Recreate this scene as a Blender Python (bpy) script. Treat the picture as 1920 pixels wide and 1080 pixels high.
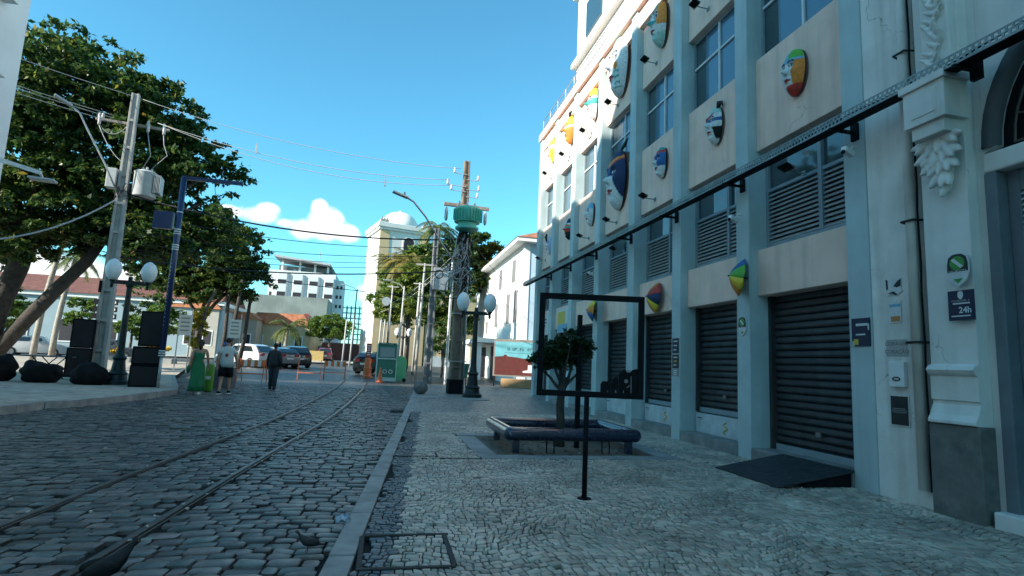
import bpy, bmesh, math, random
import numpy as np
from mathutils import Vector, Matrix, Quaternion
random.seed(7); rng = np.random.default_rng(7)
sc = bpy.context.scene
for o in list(bpy.data.objects): bpy.data.objects.remove(o)
PI = math.pi
# ------------------------------------------------------------------ camera
cam = bpy.data.cameras.new('camera'); camo = bpy.data.objects.new('camera', cam); sc.collection.objects.link(camo)
cam.sensor_width = 36; cam.lens = 1060 / 1920 * 36; cam.clip_start = .05; cam.clip_end = 3000
RM = ((0.973672, -0.072955, -0.215962), (-0.223556, -0.120446, -0.967221), (0.044552, 0.990035, -0.133585))
camo.matrix_world = Matrix.Translation((0, 0, 1.42)) @ Matrix(RM).to_4x4()
sc.camera = camo
# ------------------------------------------------------------------ light
SUN = Vector((-.83, -.37, .44)).normalized()
w = bpy.data.worlds.new('World'); sc.world = w; w.use_nodes = True
nt = w.node_tree; nt.nodes.clear()
out = nt.nodes.new('ShaderNodeOutputWorld'); bg = nt.nodes.new('ShaderNodeBackground')
sky = nt.nodes.new('ShaderNodeTexSky'); sky.sky_type = 'NISHITA'; sky.sun_disc = False
sky.sun_elevation = math.asin(SUN.z); sky.sun_rotation = math.atan2(SUN.x, SUN.y)
sky.air_density = 1.0; sky.dust_density = .3; sky.ozone_density = 2.0; sky.altitude = 0
bg.inputs[1].default_value = .135
# cumulus: soft noise-edged puffs at fixed directions all round the low sky
tc = nt.nodes.new('ShaderNodeTexCoord')
nz = nt.nodes.new('ShaderNodeTexNoise'); nz.inputs['Scale'].default_value = 22; nz.inputs['Detail'].default_value = 7; nz.inputs['Roughness'].default_value = .58
nt.links.new(tc.outputs['Generated'], nz.inputs['Vector'])
acc = None
def puff(az, el, wd, ht):
    """az from +Y towards +X, degrees; widths in radians"""
    global acc
    a, e = math.radians(az), math.radians(el)
    d = Vector((math.sin(a) * math.cos(e), math.cos(a) * math.cos(e), math.sin(e)))
    r = Vector((math.cos(a), -math.sin(a), 0)); u = r.cross(d)
    def dot(v, s):
        n = nt.nodes.new('ShaderNodeVectorMath'); n.operation = 'DOT_PRODUCT'; nt.links.new(tc.outputs['Generated'], n.inputs[0]); n.inputs[1].default_value = tuple(v / s); return n.outputs['Value']
    def m(op, a_, b_):
        n = nt.nodes.new('ShaderNodeMath'); n.operation = op
        for i, x in enumerate((a_, b_)):
            if isinstance(x, (int, float)): n.inputs[i].default_value = x
            else: nt.links.new(x, n.inputs[i])
        return n.outputs[0]
    x, y, f = dot(r, wd), dot(u, ht), dot(d, 1)
    q = m('SUBTRACT', 1, m('ADD', m('MULTIPLY', x, x), m('MULTIPLY', y, y)))
    q = m('SUBTRACT', q, m('MULTIPLY', 30, m('LESS_THAN', f, .3)))
    acc = q if acc is None else m('MAXIMUM', acc, q)
    return m
for a in [(-6.3, 12.6, .036, .030), (-8.3, 11.9, .030, .020), (-4.3, 12.0, .026, .018), (-7.0, 14.0, .016, .016), (-12.4, 12.6, .040, .016), (-11.6, 13.2, .022, .014), (-14.6, 12.6, .03, .011), (-9.9, 12.2, .02, .01),
          (-27, 5.5, .14, .035), (-33, 6, .1, .03), (-22.5, 6, .06, .02), (-1.8, 6.4, .03, .022), (-46, 8, .16, .03), (-60, 9, .14, .04), (60, 12, .1, .05), (75, 9, .14, .05), (110, 14, .12, .06), (150, 10, .15, .05), (190, 13, .13, .06), (225, 9, .16, .05), (265, 12, .12, .05), (300, 8, .15, .05)]:
    m = puff(*a)
cl = m('ADD', acc, m('MULTIPLY', m('SUBTRACT', nz.outputs['Fac'], .5), 2.2))
mr = nt.nodes.new('ShaderNodeMapRange'); mr.interpolation_type = 'SMOOTHSTEP'; mr.inputs[1].default_value = .0; mr.inputs[2].default_value = .9
nt.links.new(cl, mr.inputs[0])
mix = nt.nodes.new('ShaderNodeMix'); mix.data_type = 'RGBA'
nt.links.new(mr.outputs[0], mix.inputs[0]); tint = nt.nodes.new('ShaderNodeMix'); tint.data_type = 'RGBA'; tint.blend_type = 'MULTIPLY'; tint.inputs[0].default_value = 1; nt.links.new(sky.outputs[0], tint.inputs[6]); tint.inputs[7].default_value = (.46, 1.03, 1.03, 1)
nt.links.new(tint.outputs[2], mix.inputs[6]); mix.inputs[7].default_value = (4.6, 4.65, 4.7, 1)
nt.links.new(mix.outputs[2], bg.inputs[0]); nt.links.new(bg.outputs[0], out.inputs[0])
sl = bpy.data.lights.new('sun', 'SUN'); slo = bpy.data.objects.new('sun', sl); sc.collection.objects.link(slo)
sl.energy = 5.0; sl.angle = math.radians(.53); sl.color = (1, .93, .82)
slo.rotation_euler = SUN.to_track_quat('Z', 'Y').to_euler(); slo.location = (-40, -20, 40)
sc.view_settings.view_transform = 'Standard'; sc.view_settings.look = 'None'; sc.view_settings.gamma = 1; sc.view_settings.exposure = 1.06
sc.view_settings.use_curve_mapping = False
sc.render.engine = 'CYCLES'

# ------------------------------------------------------------------ materials
MATS = {}
def lin(c): return tuple(((x / 255) / 12.92 if x / 255 <= .04045 else ((x / 255 + .055) / 1.055) ** 2.4) for x in c)
def M(name, col=(.5, .5, .5), rough=.75, metal=0., var=.12, scale=3., bump=0., bscale=60., streak=0., spec=.4, dirt=0., dcol=(.05, .045, .04), vcol=None, island=0., coat=0., crack=0., emit=None):
    if name in MATS: return MATS[name]
    m = bpy.data.materials.new(name); m.use_nodes = True; t = m.node_tree; N = t.nodes; L = t.links
    p = N['Principled BSDF']; p.inputs['Roughness'].default_value = rough; p.inputs['Metallic'].default_value = metal
    p.inputs['Specular IOR Level'].default_value = spec; p.inputs['Coat Weight'].default_value = coat
    geo = N.new('ShaderNodeNewGeometry'); pos = geo.outputs['Position']
    def mixc(fac, a, b, bt='MIX'):
        n = N.new('ShaderNodeMix'); n.data_type = 'RGBA'; n.blend_type = bt
        for s, x in ((0, fac), (6, a), (7, b)):
            if isinstance(x, (int, float)): n.inputs[s].default_value = x
            elif isinstance(x, tuple): n.inputs[s].default_value = (*x[:3], 1)
            else: L.new(x, n.inputs[s])
        return n.outputs[2]
    def noise(s, det=4, mp=None):
        n = N.new('ShaderNodeTexNoise'); n.inputs['Scale'].default_value = s; n.inputs['Detail'].default_value = det
        if mp:
            q = N.new('ShaderNodeMapping'); q.inputs['Scale'].default_value = mp; L.new(pos, q.inputs[0]); L.new(q.outputs[0], n.inputs['Vector'])
        else: L.new(pos, n.inputs['Vector'])
        return n.outputs['Fac']
    def rng_(x, a, b, c=0., d=1.):
        n = N.new('ShaderNodeMapRange'); L.new(x, n.inputs[0])
        for i, v in enumerate((a, b, c, d)): n.inputs[i + 1].default_value = v
        return n.outputs[0]
    if vcol:
        a = N.new('ShaderNodeAttribute'); a.attribute_name = vcol; c = a.outputs['Color']
    else: c = tuple(col)
    if var:
        c0 = c
        v = N.new('ShaderNodeMix'); 
        f = rng_(noise(scale, 5), .3, .7, 1 - var, 1 + var)
        cc = N.new('ShaderNodeCombineColor'); [L.new(f, cc.inputs[i]) for i in range(3)]
        c = mixc(1., c0, cc.outputs[0], 'MULTIPLY')
    if island:
        oi = N.new('ShaderNodeObjectInfo'); ad = N.new('ShaderNodeMath'); ad.operation = 'ADD'; L.new(oi.outputs['Random'], ad.inputs[0]); L.new(geo.outputs['Random Per Island'], ad.inputs[1])
        fr = N.new('ShaderNodeMath'); fr.operation = 'FRACT'; L.new(ad.outputs[0], fr.inputs[0])
        f = rng_(fr.outputs[0], 0, 1, 1 - island, 1 + island)
        fr2 = N.new('ShaderNodeMath'); fr2.operation = 'MULTIPLY'; L.new(fr.outputs[0], fr2.inputs[0]); fr2.inputs[1].default_value = 37.7
        fr3 = N.new('ShaderNodeMath'); fr3.operation = 'FRACT'; L.new(fr2.outputs[0], fr3.inputs[0])
        w_ = rng_(fr3.outputs[0], 0, 1, 1 - island * .35, 1 + island * .35)
        pr = N.new('ShaderNodeMath'); pr.operation = 'MULTIPLY'; L.new(f, pr.inputs[0]); L.new(w_, pr.inputs[1])
        cc = N.new('ShaderNodeCombineColor'); L.new(pr.outputs[0], cc.inputs[0]); L.new(f, cc.inputs[1]); L.new(f, cc.inputs[2])
        c = mixc(1., c, cc.outputs[0], 'MULTIPLY')
    if streak:
        s = rng_(noise(1.0, 6, (5, 5, .35)), .48, .72, 0, streak)
        c = mixc(s, c, tuple(x * .45 for x in dcol) if False else dcol)
    if dirt:
        s = rng_(noise(1.7, 8), .5, .75, 0, dirt)
        c = mixc(s, c, dcol)
    if crack:
        dn = N.new('ShaderNodeTexNoise'); dn.inputs['Scale'].default_value = 2.2; dn.inputs['Detail'].default_value = 6; L.new(pos, dn.inputs['Vector'])
        vm = N.new('ShaderNodeVectorMath'); vm.operation = 'MULTIPLY_ADD'; L.new(dn.outputs['Color'], vm.inputs[0]); vm.inputs[1].default_value = (.7, .7, .7); L.new(pos, vm.inputs[2])
        vo = N.new('ShaderNodeTexVoronoi'); vo.feature = 'DISTANCE_TO_EDGE'; vo.inputs['Scale'].default_value = .55; L.new(vm.outputs[0], vo.inputs['Vector'])
        e_ = rng_(vo.outputs['Distance'], .0008, .0038, 1, 0); k_ = rng_(noise(.9, 3), .52, .62, 0, crack * .6)
        mm = N.new('ShaderNodeMath'); mm.operation = 'MULTIPLY'; L.new(e_, mm.inputs[0]); L.new(k_, mm.inputs[1]); c = mixc(mm.outputs[0], c, (.04, .038, .035))
    if isinstance(c, tuple): p.inputs['Base Color'].default_value = (*c, 1)
    else: L.new(c, p.inputs['Base Color'])
    if rough < .95 and var:
        L.new(rng_(noise(scale * 2.3, 4), .3, .7, max(.03, rough - .1), min(1, rough + .1)), p.inputs['Roughness'])
    if bump:
        b = N.new('ShaderNodeBump'); b.inputs['Strength'].default_value = bump; b.inputs['Distance'].default_value = .02
        L.new(noise(bscale, 6), b.inputs['Height']); L.new(b.outputs[0], p.inputs['Normal'])
    if emit:
        p.inputs['Emission Color'].default_value = (*emit[0], 1); p.inputs['Emission Strength'].default_value = emit[1]
    MATS[name] = m; return m
def leafmat(name, ramp, trans=.35, rough=.45):
    if name in MATS: return MATS[name]
    m = bpy.data.materials.new(name); m.use_nodes = True; t = m.node_tree; N = t.nodes; L = t.links
    p = N['Principled BSDF']; g = N.new('ShaderNodeNewGeometry'); r = N.new('ShaderNodeValToRGB'); L.new(g.outputs['Random Per Island'], r.inputs[0])
    e = r.color_ramp.elements
    e[0].position = 0; e[0].color = (*ramp[0][1], 1); e[1].position = 1; e[1].color = (*ramp[-1][1], 1)
    for q, c in ramp[1:-1]: x = e.new(q); x.color = (*c, 1)
    L.new(r.outputs[0], p.inputs['Base Color']); p.inputs['Roughness'].default_value = rough; p.inputs['Specular IOR Level'].default_value = .35
    tr = N.new('ShaderNodeBsdfTranslucent'); hs = N.new('ShaderNodeHueSaturation'); hs.inputs['Value'].default_value = 1.7; hs.inputs['Hue'].default_value = .48; L.new(r.outputs[0], hs.inputs['Color']); L.new(hs.outputs[0], tr.inputs[0])
    ms = N.new('ShaderNodeMixShader'); ms.inputs[0].default_value = trans; L.new(p.outputs[0], ms.inputs[1]); L.new(tr.outputs[0], ms.inputs[2])
    L.new(ms.outputs[0], N['Material Output'].inputs[0]); MATS[name] = m; return m
def glassmat(name, tint=(.03, .05, .06), rough=.06):
    if name in MATS: return MATS[name]
    m = M(name, tint, rough, var=.0, spec=.9, coat=.6); return m

# ------------------------------------------------------------------ helpers
COL = sc.collection
def tag(o, label=None, cat=None, group=None, kind=None):
    for k, v in (('label', label), ('category', cat), ('group', group), ('kind', kind)):
        if v: o[k] = v
    return o
def thing(name, label, cat, loc=(0, 0, 0), rz=0., group=None):
    o = bpy.data.objects.new(name, None); COL.objects.link(o); o.location = loc; o.rotation_euler = (0, 0, rz); o.empty_display_size = .2
    return tag(o, label, cat, group)
def dup(root, loc, rz=None, label=None):
    r = root.copy(); COL.objects.link(r); r.location = loc
    if rz is not None: r.rotation_euler = (0, 0, rz)
    if label: r['label'] = label
    for ch in list(root.children):
        c = ch.copy(); COL.objects.link(c); c.parent = r
        for g_ in list(ch.children):
            d = g_.copy(); COL.objects.link(d); d.parent = c
    return r
def link(name, me, parent=None, loc=None, rot=None):
    o = bpy.data.objects.new(name, me); COL.objects.link(o)
    if parent: o.parent = parent
    if loc: o.location = loc
    if rot: o.rotation_euler = rot
    return o
class B:
    def __init__(s, off=(0, 0, 0)): s.v = []; s.f = []; s.mi = []; s.off = off
    def add(s, v, f, mi=0):
        n = len(s.v); s.v += [tuple(x) for x in v]; s.f += [tuple(i + n for i in q) for q in f]; s.mi += [mi] * len(f); return s
    def bx(s, x0, x1, y0, y1, z0, z1, mi=0):
        v = [(x0, y0, z0), (x1, y0, z0), (x1, y1, z0), (x0, y1, z0), (x0, y0, z1), (x1, y0, z1), (x1, y1, z1), (x0, y1, z1)]
        return s.add(v, [(0, 3, 2, 1), (4, 5, 6, 7), (0, 1, 5, 4), (1, 2, 6, 5), (2, 3, 7, 6), (3, 0, 4, 7)], mi)
    def box(s, c, d, rz=0, rx=0, ry=0, mi=0):
        R_ = Matrix.Rotation(rz, 3, 'Z') @ Matrix.Rotation(ry, 3, 'Y') @ Matrix.Rotation(rx, 3, 'X')
        v = [Vector(c) + R_ @ Vector((a * d[0] / 2, b * d[1] / 2, e * d[2] / 2)) for e in (-1, 1) for a, b in ((-1, -1), (1, -1), (1, 1), (-1, 1))]
        return s.add(v, [(0, 3, 2, 1), (4, 5, 6, 7), (0, 1, 5, 4), (1, 2, 6, 5), (2, 3, 7, 6), (3, 0, 4, 7)], mi)
    def cyl(s, a, b, r0, r1=None, n=12, mi=0, caps=True): return s.tube([a, b], [r0, r0 if r1 is None else r1], n, mi, caps)
    def tube(s, pts, r, n=8, mi=0, caps=True, sq=None):
        P = [Vector(p) for p in pts]; R_ = r if isinstance(r, (list, tuple)) else [r] * len(P)
        t0 = (P[1] - P[0]).normalized(); ref = Vector((0, 0, 1)) if abs(t0.z) < .9 else Vector((1, 0, 0)); u = t0.cross(ref).normalized(); v = []
        for i, p in enumerate(P):
            t = (P[min(i + 1, len(P) - 1)] - P[max(i - 1, 0)]).normalized(); u = (u - t * u.dot(t)).normalized(); q = t.cross(u)
            for k in range(n):
                a = 2 * PI * (k + .5) / n; v.append(p + (u * math.cos(a) + q * math.sin(a)) * R_[i])
        f = [(i * n + k, i * n + (k + 1) % n, (i + 1) * n + (k + 1) % n, (i + 1) * n + k) for i in range(len(P) - 1) for k in range(n)]
        if caps: f += [tuple(range(n))[::-1], tuple((len(P) - 1) * n + k for k in range(n))]
        return s.add(v, f, mi)
    def lathe(s, pr, c=(0, 0, 0), n=16, mi=0):
        v = [(c[0] + r * math.cos(2 * PI * k / n), c[1] + r * math.sin(2 * PI * k / n), c[2] + z) for r, z in pr for k in range(n)]
        f = [(i * n + k, i * n + (k + 1) % n, (i + 1) * n + (k + 1) % n, (i + 1) * n + k) for i in range(len(pr) - 1) for k in range(n)]
        f += [tuple(range(n))[::-1], tuple((len(pr) - 1) * n + k for k in range(n))]
        return s.add(v, f, mi)
    def ell(s, c, r, n=12, m_=8, mi=0):
        pr = [(math.cos(-PI / 2 + PI * i / m_), math.sin(-PI / 2 + PI * i / m_)) for i in range(m_ + 1)]
        v = [(c[0] + r[0] * max(a, .02) * math.cos(2 * PI * k / n), c[1] + r[1] * max(a, .02) * math.sin(2 * PI * k / n), c[2] + r[2] * b) for a, b in pr for k in range(n)]
        f = [(i * n + k, i * n + (k + 1) % n, (i + 1) * n + (k + 1) % n, (i + 1) * n + k) for i in range(m_) for k in range(n)]
        f += [tuple(range(n))[::-1], tuple(m_ * n + k for k in range(n))]
        return s.add(v, f, mi)
    def prism(s, poly, fn, t, mi=0):
        """poly: 2-D outline (ccw), fn(a, b, d) -> point, t: thickness along d"""
        n = len(poly); v = [fn(a, b, 0) for a, b in poly] + [fn(a, b, t) for a, b in poly]
        f = [tuple(range(n))[::-1], tuple(range(n, 2 * n))] + [(i, (i + 1) % n, n + (i + 1) % n, n + i) for i in range(n)]
        return s.add(v, f, mi)
    def loft(s, rings, mi=0, caps=True):
        n = len(rings[0]); v = [p for r in rings for p in r]
        f = [(i * n + k, i * n + (k + 1) % n, (i + 1) * n + (k + 1) % n, (i + 1) * n + k) for i in range(len(rings) - 1) for k in range(n)]
        if caps: f += [tuple(range(n))[::-1], tuple((len(rings) - 1) * n + k for k in range(n))]
        return s.add(v, f, mi)
    def mesh(s, name, mats, smooth=False):
        me = bpy.data.meshes.new(name); o = s.off
        me.from_pydata([(x - o[0], y - o[1], z - o[2]) for x, y, z in s.v], [], s.f)
        for m_ in (mats if isinstance(mats, (list, tuple)) else [mats]): me.materials.append(m_)
        if any(s.mi): me.polygons.foreach_set('material_index', s.mi)
        bm = bmesh.new(); bm.from_mesh(me); bmesh.ops.recalc_face_normals(bm, faces=bm.faces); bm.to_mesh(me); bm.free()
        if smooth: me.shade_smooth()
        me.update(); return me
    def build(s, name, mats, parent=None, smooth=False, bevel=0., auto=None, loc=None):
        o = link(name, s.mesh(name, mats, smooth or auto is not None), parent, loc)
        if auto is not None: o.data.set_sharp_from_angle(angle=math.radians(auto))
        if bevel:
            b = o.modifiers.new('bevel', 'BEVEL'); b.width = bevel; b.segments = 2; b.limit_method = 'ANGLE'; b.angle_limit = math.radians(40)
        return o
def sheet(name, verts, faces, mat): 
    me = bpy.data.meshes.new(name); me.from_pydata(verts, [], faces); me.materials.append(mat); me.update(); o = link(name, me); o['kind'] = 'structure'; return o
def grd(y): return 0. if y < 8 else (.012 * (y - 8) ** 2 / 16 if y < 16 else .012 * (y - 12))
def pav(y): return .12 + grd(y)
FACE = Matrix(((0, 0, -1), (-1, 0, 0), (0, 1, 0)))      # text x -> -Y, y -> Z, normal -> -X
def text(name, body, size, loc, mat, parent, R_=FACE, bold=0., sx=1.):
    cu = bpy.data.curves.new(name, 'FONT'); cu.body = body; cu.size = size; cu.align_x = 'CENTER'; cu.align_y = 'CENTER'; cu.offset = bold; cu.resolution_u = 2
    t = bpy.data.objects.new('tmp', cu); COL.objects.link(t); dg = bpy.context.evaluated_depsgraph_get(); me = bpy.data.meshes.new_from_object(t.evaluated_get(dg)); bpy.data.objects.remove(t)
    me.transform(Matrix.Diagonal((sx, 1, 1, 1))); me.transform(R_.to_4x4()); me.materials.clear(); me.materials.append(mat); return link(name, me, parent, loc)
def strokes(name, w_, h_, loc, mat, parent, R_=FACE, seed=1, n=14):
    """a line of print too small to read: a row of uneven letter-like strokes"""
    q = random.Random(seed); b = B(); x = -w_ / 2; st_ = w_ / n
    for i in range(n):
        if q.random() > .14:
            k = q.uniform(.55, .85) * st_; t = h_ * .22
            b.bx(x, x + t, -h_ / 2, h_ / 2, 0, .002); zq = q.choice((-h_ / 2, h_ / 2 - t, -t / 2)); b.bx(x + t, x + k, zq, zq + t, 0, .002)
            if q.random() < .6: b.bx(x + k - t, x + k, -h_ / 2 * q.choice((1, .2)), h_ / 2, .0002, .0022)
        x += st_
    me = b.mesh(name, mat); me.transform(R_.to_4x4()); return link(name, me, parent, loc)
def near(a, b, t): return tuple(a[i] + (b[i] - a[i]) * t for i in range(len(a)))
def sag(a, b, s, n=14): return [(a[0] + (b[0] - a[0]) * t, a[1] + (b[1] - a[1]) * t, a[2] + (b[2] - a[2]) * t - s * 4 * t * (1 - t)) for t in [i / n for i in range(n + 1)]]
# ================================================================== ground
def kx(y): return -.29 + (y - 3.72) * .0844                     # road side of the right kerb
m_joint = M('joint_dirt', (.009, .0095, .0095), .95, var=.3, scale=9, bump=.3)
m_cob = M('granite_cobble', (.115, .105, .096), .38, var=.35, scale=7, bump=.35, bscale=70, island=.62, spec=.5, dirt=.5, dcol=(.05, .045, .036))
m_lime = M('limestone_mosaic', (.46, .39, .32), .42, var=.32, scale=1.3, bump=.2, bscale=90, island=.32, dirt=.45, dcol=(.075, .075, .065), spec=.45)
m_dark = M('basalt_mosaic', (.085, .092, .1), .4, var=.25, scale=3, bump=.2, bscale=90, island=.4, spec=.5)
m_kerb = M('granite_kerb', (.3, .29, .275), .55, var=.25, scale=5, bump=.3, bscale=110, dirt=.4)
def stonefar(name, col, jc, sx, sy, joint=.06):
    m = bpy.data.materials.new(name); m.use_nodes = True; t = m.node_tree; N = t.nodes; L = t.links; p = N['Principled BSDF']; p.inputs['Roughness'].default_value = .45
    g_ = N.new('ShaderNodeNewGeometry'); mp = N.new('ShaderNodeMapping'); mp.inputs['Scale'].default_value = (1 / sx, 1 / sy, 0); L.new(g_.outputs['Position'], mp.inputs[0])
    v = N.new('ShaderNodeTexVoronoi'); v.inputs['Scale'].default_value = 1; v.inputs['Randomness'].default_value = .65; L.new(mp.outputs[0], v.inputs['Vector'])
    e = N.new('ShaderNodeTexVoronoi'); e.feature = 'DISTANCE_TO_EDGE'; e.inputs['Scale'].default_value = 1; e.inputs['Randomness'].default_value = .65; L.new(mp.outputs[0], e.inputs['Vector'])
    r = N.new('ShaderNodeMapRange'); r.inputs[2].default_value = joint * 2; L.new(e.outputs['Distance'], r.inputs[0])
    h = N.new('ShaderNodeHueSaturation'); h.inputs['Color'].default_value = (*col, 1); h.inputs['Saturation'].default_value = 1
    s = N.new('ShaderNodeSeparateColor'); L.new(v.outputs['Color'], s.inputs[0]); q = N.new('ShaderNodeMapRange'); q.inputs[3].default_value = .55; q.inputs[4].default_value = 1.4; L.new(s.outputs[0], q.inputs[0]); L.new(q.outputs[0], h.inputs['Value'])
    x = N.new('ShaderNodeMix'); x.data_type = 'RGBA'; L.new(r.outputs[0], x.inputs[0]); x.inputs[6].default_value = (*jc, 1); L.new(h.outputs[0], x.inputs[7])
    n = N.new('ShaderNodeTexNoise'); n.inputs['Scale'].default_value = .5; n.inputs['Detail'].default_value = 6; L.new(g_.outputs['Position'], n.inputs['Vector'])
    y = N.new('ShaderNodeMix'); y.data_type = 'RGBA'; y.blend_type = 'MULTIPLY'; y.inputs[0].default_value = .6; L.new(x.outputs[2], y.inputs[6]); L.new(n.outputs['Fac'], y.inputs[7]); L.new(y.outputs[2], p.inputs['Base Color'])
    b = N.new('ShaderNodeBump'); b.inputs['Strength'].default_value = .5; b.inputs['Distance'].default_value = .02; L.new(r.outputs[0], b.inputs['Height']); L.new(b.outputs[0], p.inputs['Normal'])
    return m
m_cobfar = stonefar('cobble_beyond', (.12, .125, .125), (.02, .021, .022), .2, .14)
m_limefar = stonefar('mosaic_beyond', (.45, .43, .39), (.06, .06, .055), .075, .075)
m_plaza_far = M('pale_paving', (.42, .38, .33), .8, var=.15, scale=.8)
m_earth = M('earth', (.16, .13, .1), .95, var=.3, scale=2)
def strip(name, xl, xr, ys, dz, mat, nx=1):
    v = []; f = []
    for y in ys:
        for i in range(nx + 1):
            a, b = xl(y), xr(y); v.append((a + (b - a) * i / nx, y, grd(y) + dz))
    k = nx + 1
    for j in range(len(ys) - 1):
        for i in range(nx): f.append((j * k + i, j * k + i + 1, (j + 1) * k + i + 1, (j + 1) * k + i))
    return sheet(name, v, f, mat)
YS = [-60, -20, 0, 4, 8, 9, 10, 11, 12, 13, 14, 15, 16, 20, 24, 30, 40, 60, 90, 150, 300, 900, 2400]
strip('ground', lambda y: -2500, lambda y: 2500, YS, -.12, m_earth)
ROADY = 25.0
Y1 = [y for y in YS if y <= 24] + [ROADY]
road = strip('road', lambda y: -8.5, lambda y: kx(y) + .03, Y1, -.028, m_joint)
strip('plaza_road', lambda y: -60, lambda y: 60, [ROADY, 30, 40, 60, 90, 140], -.012, m_cobfar)
strip('far_kerb_pavement', lambda y: -22, lambda y: -2.2, [62, 66, 78], .12, m_plaza_far)
strip('side_street', lambda y: -60, lambda y: -8.5, [-60, -20, 0, 8, 12, 16, 20, ROADY], -.016, m_cobfar)
# ---- rails (centre lines)
RL = [(-3.25, -3), (-3.02, 2), (-2.78, 5.34), (-2.66, 7.2), (-2.5, 9.2), (-2.12, 13.81), (-1.87, 19.0), (-1.72, 25), (-1.78, 30.58), (-2.1, 35.5), (-2.75, 41), (-4.2, 49), (-7, 60)]
def cat(P, y):
    for i in range(len(P) - 1):
        if P[i][1] <= y <= P[i + 1][1]:
            p0, p1, p2, p3 = P[max(i - 1, 0)], P[i], P[i + 1], P[min(i + 2, len(P) - 1)]
            h = p2[1] - p1[1]; t = (y - p1[1]) / h
            m1 = (p2[0] - p0[0]) / (p2[1] - p0[1]) * h; m2 = (p3[0] - p1[0]) / (p3[1] - p1[1]) * h
            return (2 * t ** 3 - 3 * t * t + 1) * p1[0] + (t ** 3 - 2 * t * t + t) * m1 + (-2 * t ** 3 + 3 * t * t) * p2[0] + (t ** 3 - t * t) * m2
    return P[0][0] if y < P[0][1] else P[-1][0]
def railx(y, side): return cat(RL, y) + (1.08 if side else 0)
m_rail = M('worn_rail_steel', (.11, .1, .095), .42, .5, var=.3, scale=12, dirt=.4, dcol=(.05, .03, .02))
for sd, lab in ((0, 'left steel tram rail sunk in the cobbled road, nearer the people'), (1, 'right steel tram rail sunk in the cobbled road, nearer the kerb')):
    b = B(); ys = [-3 + i * .6 for i in range(106)]
    rr = []
    for y in ys:
        x = railx(y, sd); z = grd(y); q = [(-.045, -.03), (-.045, .006), (-.038, .012), (.012, .012), (.016, .006), (.018, -.022), (.036, -.022), (.038, .004), (.052, .004), (.055, -.03)]
        rr.append([(x + a, y, z + c) for a, c in q])
    b.loft(rr); o = b.build('tram_rail', m_rail); tag(o, lab, 'rail', 'tram rails'); 
# ---- stones
def in_view(x, y, pad=1.12):
    d = Vector((x, y, -1.3)); c = (sum(RM[i][0] * d[i] for i in range(3)), sum(RM[i][1] * d[i] for i in range(3)), -sum(RM[i][2] * d[i] for i in range(3)))
    if c[2] < .6: return None
    px, py = c[0] / c[2] * 1060, -c[1] / c[2] * 1060
    return None if abs(px) > 960 * pad or abs(py) > 540 * pad else (c[2], abs(px) < 960 and abs(py) < 540)
def stone_rings(q, gap, ch, z, dep, cut=.22):
    """q: 4 corners (ccw) -> rounded octagonal stone"""
    c = (sum(p[0] for p in q) / 4, sum(p[1] for p in q) / 4)
    poly = []
    for i in range(4):
        p, a, b = q[i], q[i - 1], q[(i + 1) % 4]
        poly += [near(p, a, cut), near(p, b, cut)]
    def ins(g_):
        r = []
        for x, y in poly:
            dx, dy = c[0] - x, c[1] - y; l = math.hypot(dx, dy) or 1; k = min(g_ * 1.25, l * .6) / l; r.append((x + dx * k, y + dy * k))
        return r
    a, b2 = ins(gap), ins(gap + ch)
    return [(x, y, z - dep) for x, y in a] + [(x, y, z - ch * .7) for x, y in a] + [(x, y, z) for x, y in b2], c
SF = [(i, (i + 1) % 8, 8 + (i + 1) % 8, 8 + i) for i in range(8)] + [(8 + i, 8 + (i + 1) % 8, 16 + (i + 1) % 8, 16 + i) for i in range(8)] + [tuple(range(16, 24))]
def lay(parent, piece, rest, stones, mat_of, n_single=300):
    """stones: list of (verts, centre, depth, inside, matkey)"""
    stones.sort(key=lambda s: (not s[3], s[2]))
    for v, c, d, ins, mk in stones[:n_single]:
        me = bpy.data.meshes.new(piece); zc = v[-1][2]
        me.from_pydata([(x - c[0], y - c[1], z - zc) for x, y, z in v], [], SF); me.materials.append(mat_of[mk]); me.shade_smooth(); me.set_sharp_from_angle(angle=math.radians(50)); link(piece, me, parent, (c[0], c[1], zc))
    keys = list(mat_of); b = B()
    for v, c, d, ins, mk in stones[n_single:]: b.add(v, SF, keys.index(mk))
    me = bpy.data.meshes.new(rest); me.from_pydata(b.v, [], b.f)
    for k in keys: me.materials.append(mat_of[k])
    me.polygons.foreach_set('material_index', b.mi); me.shade_smooth(); me.set_sharp_from_angle(angle=math.radians(50)); o = link(rest, me, parent); o['kind'] = 'stuff'; return o
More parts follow.
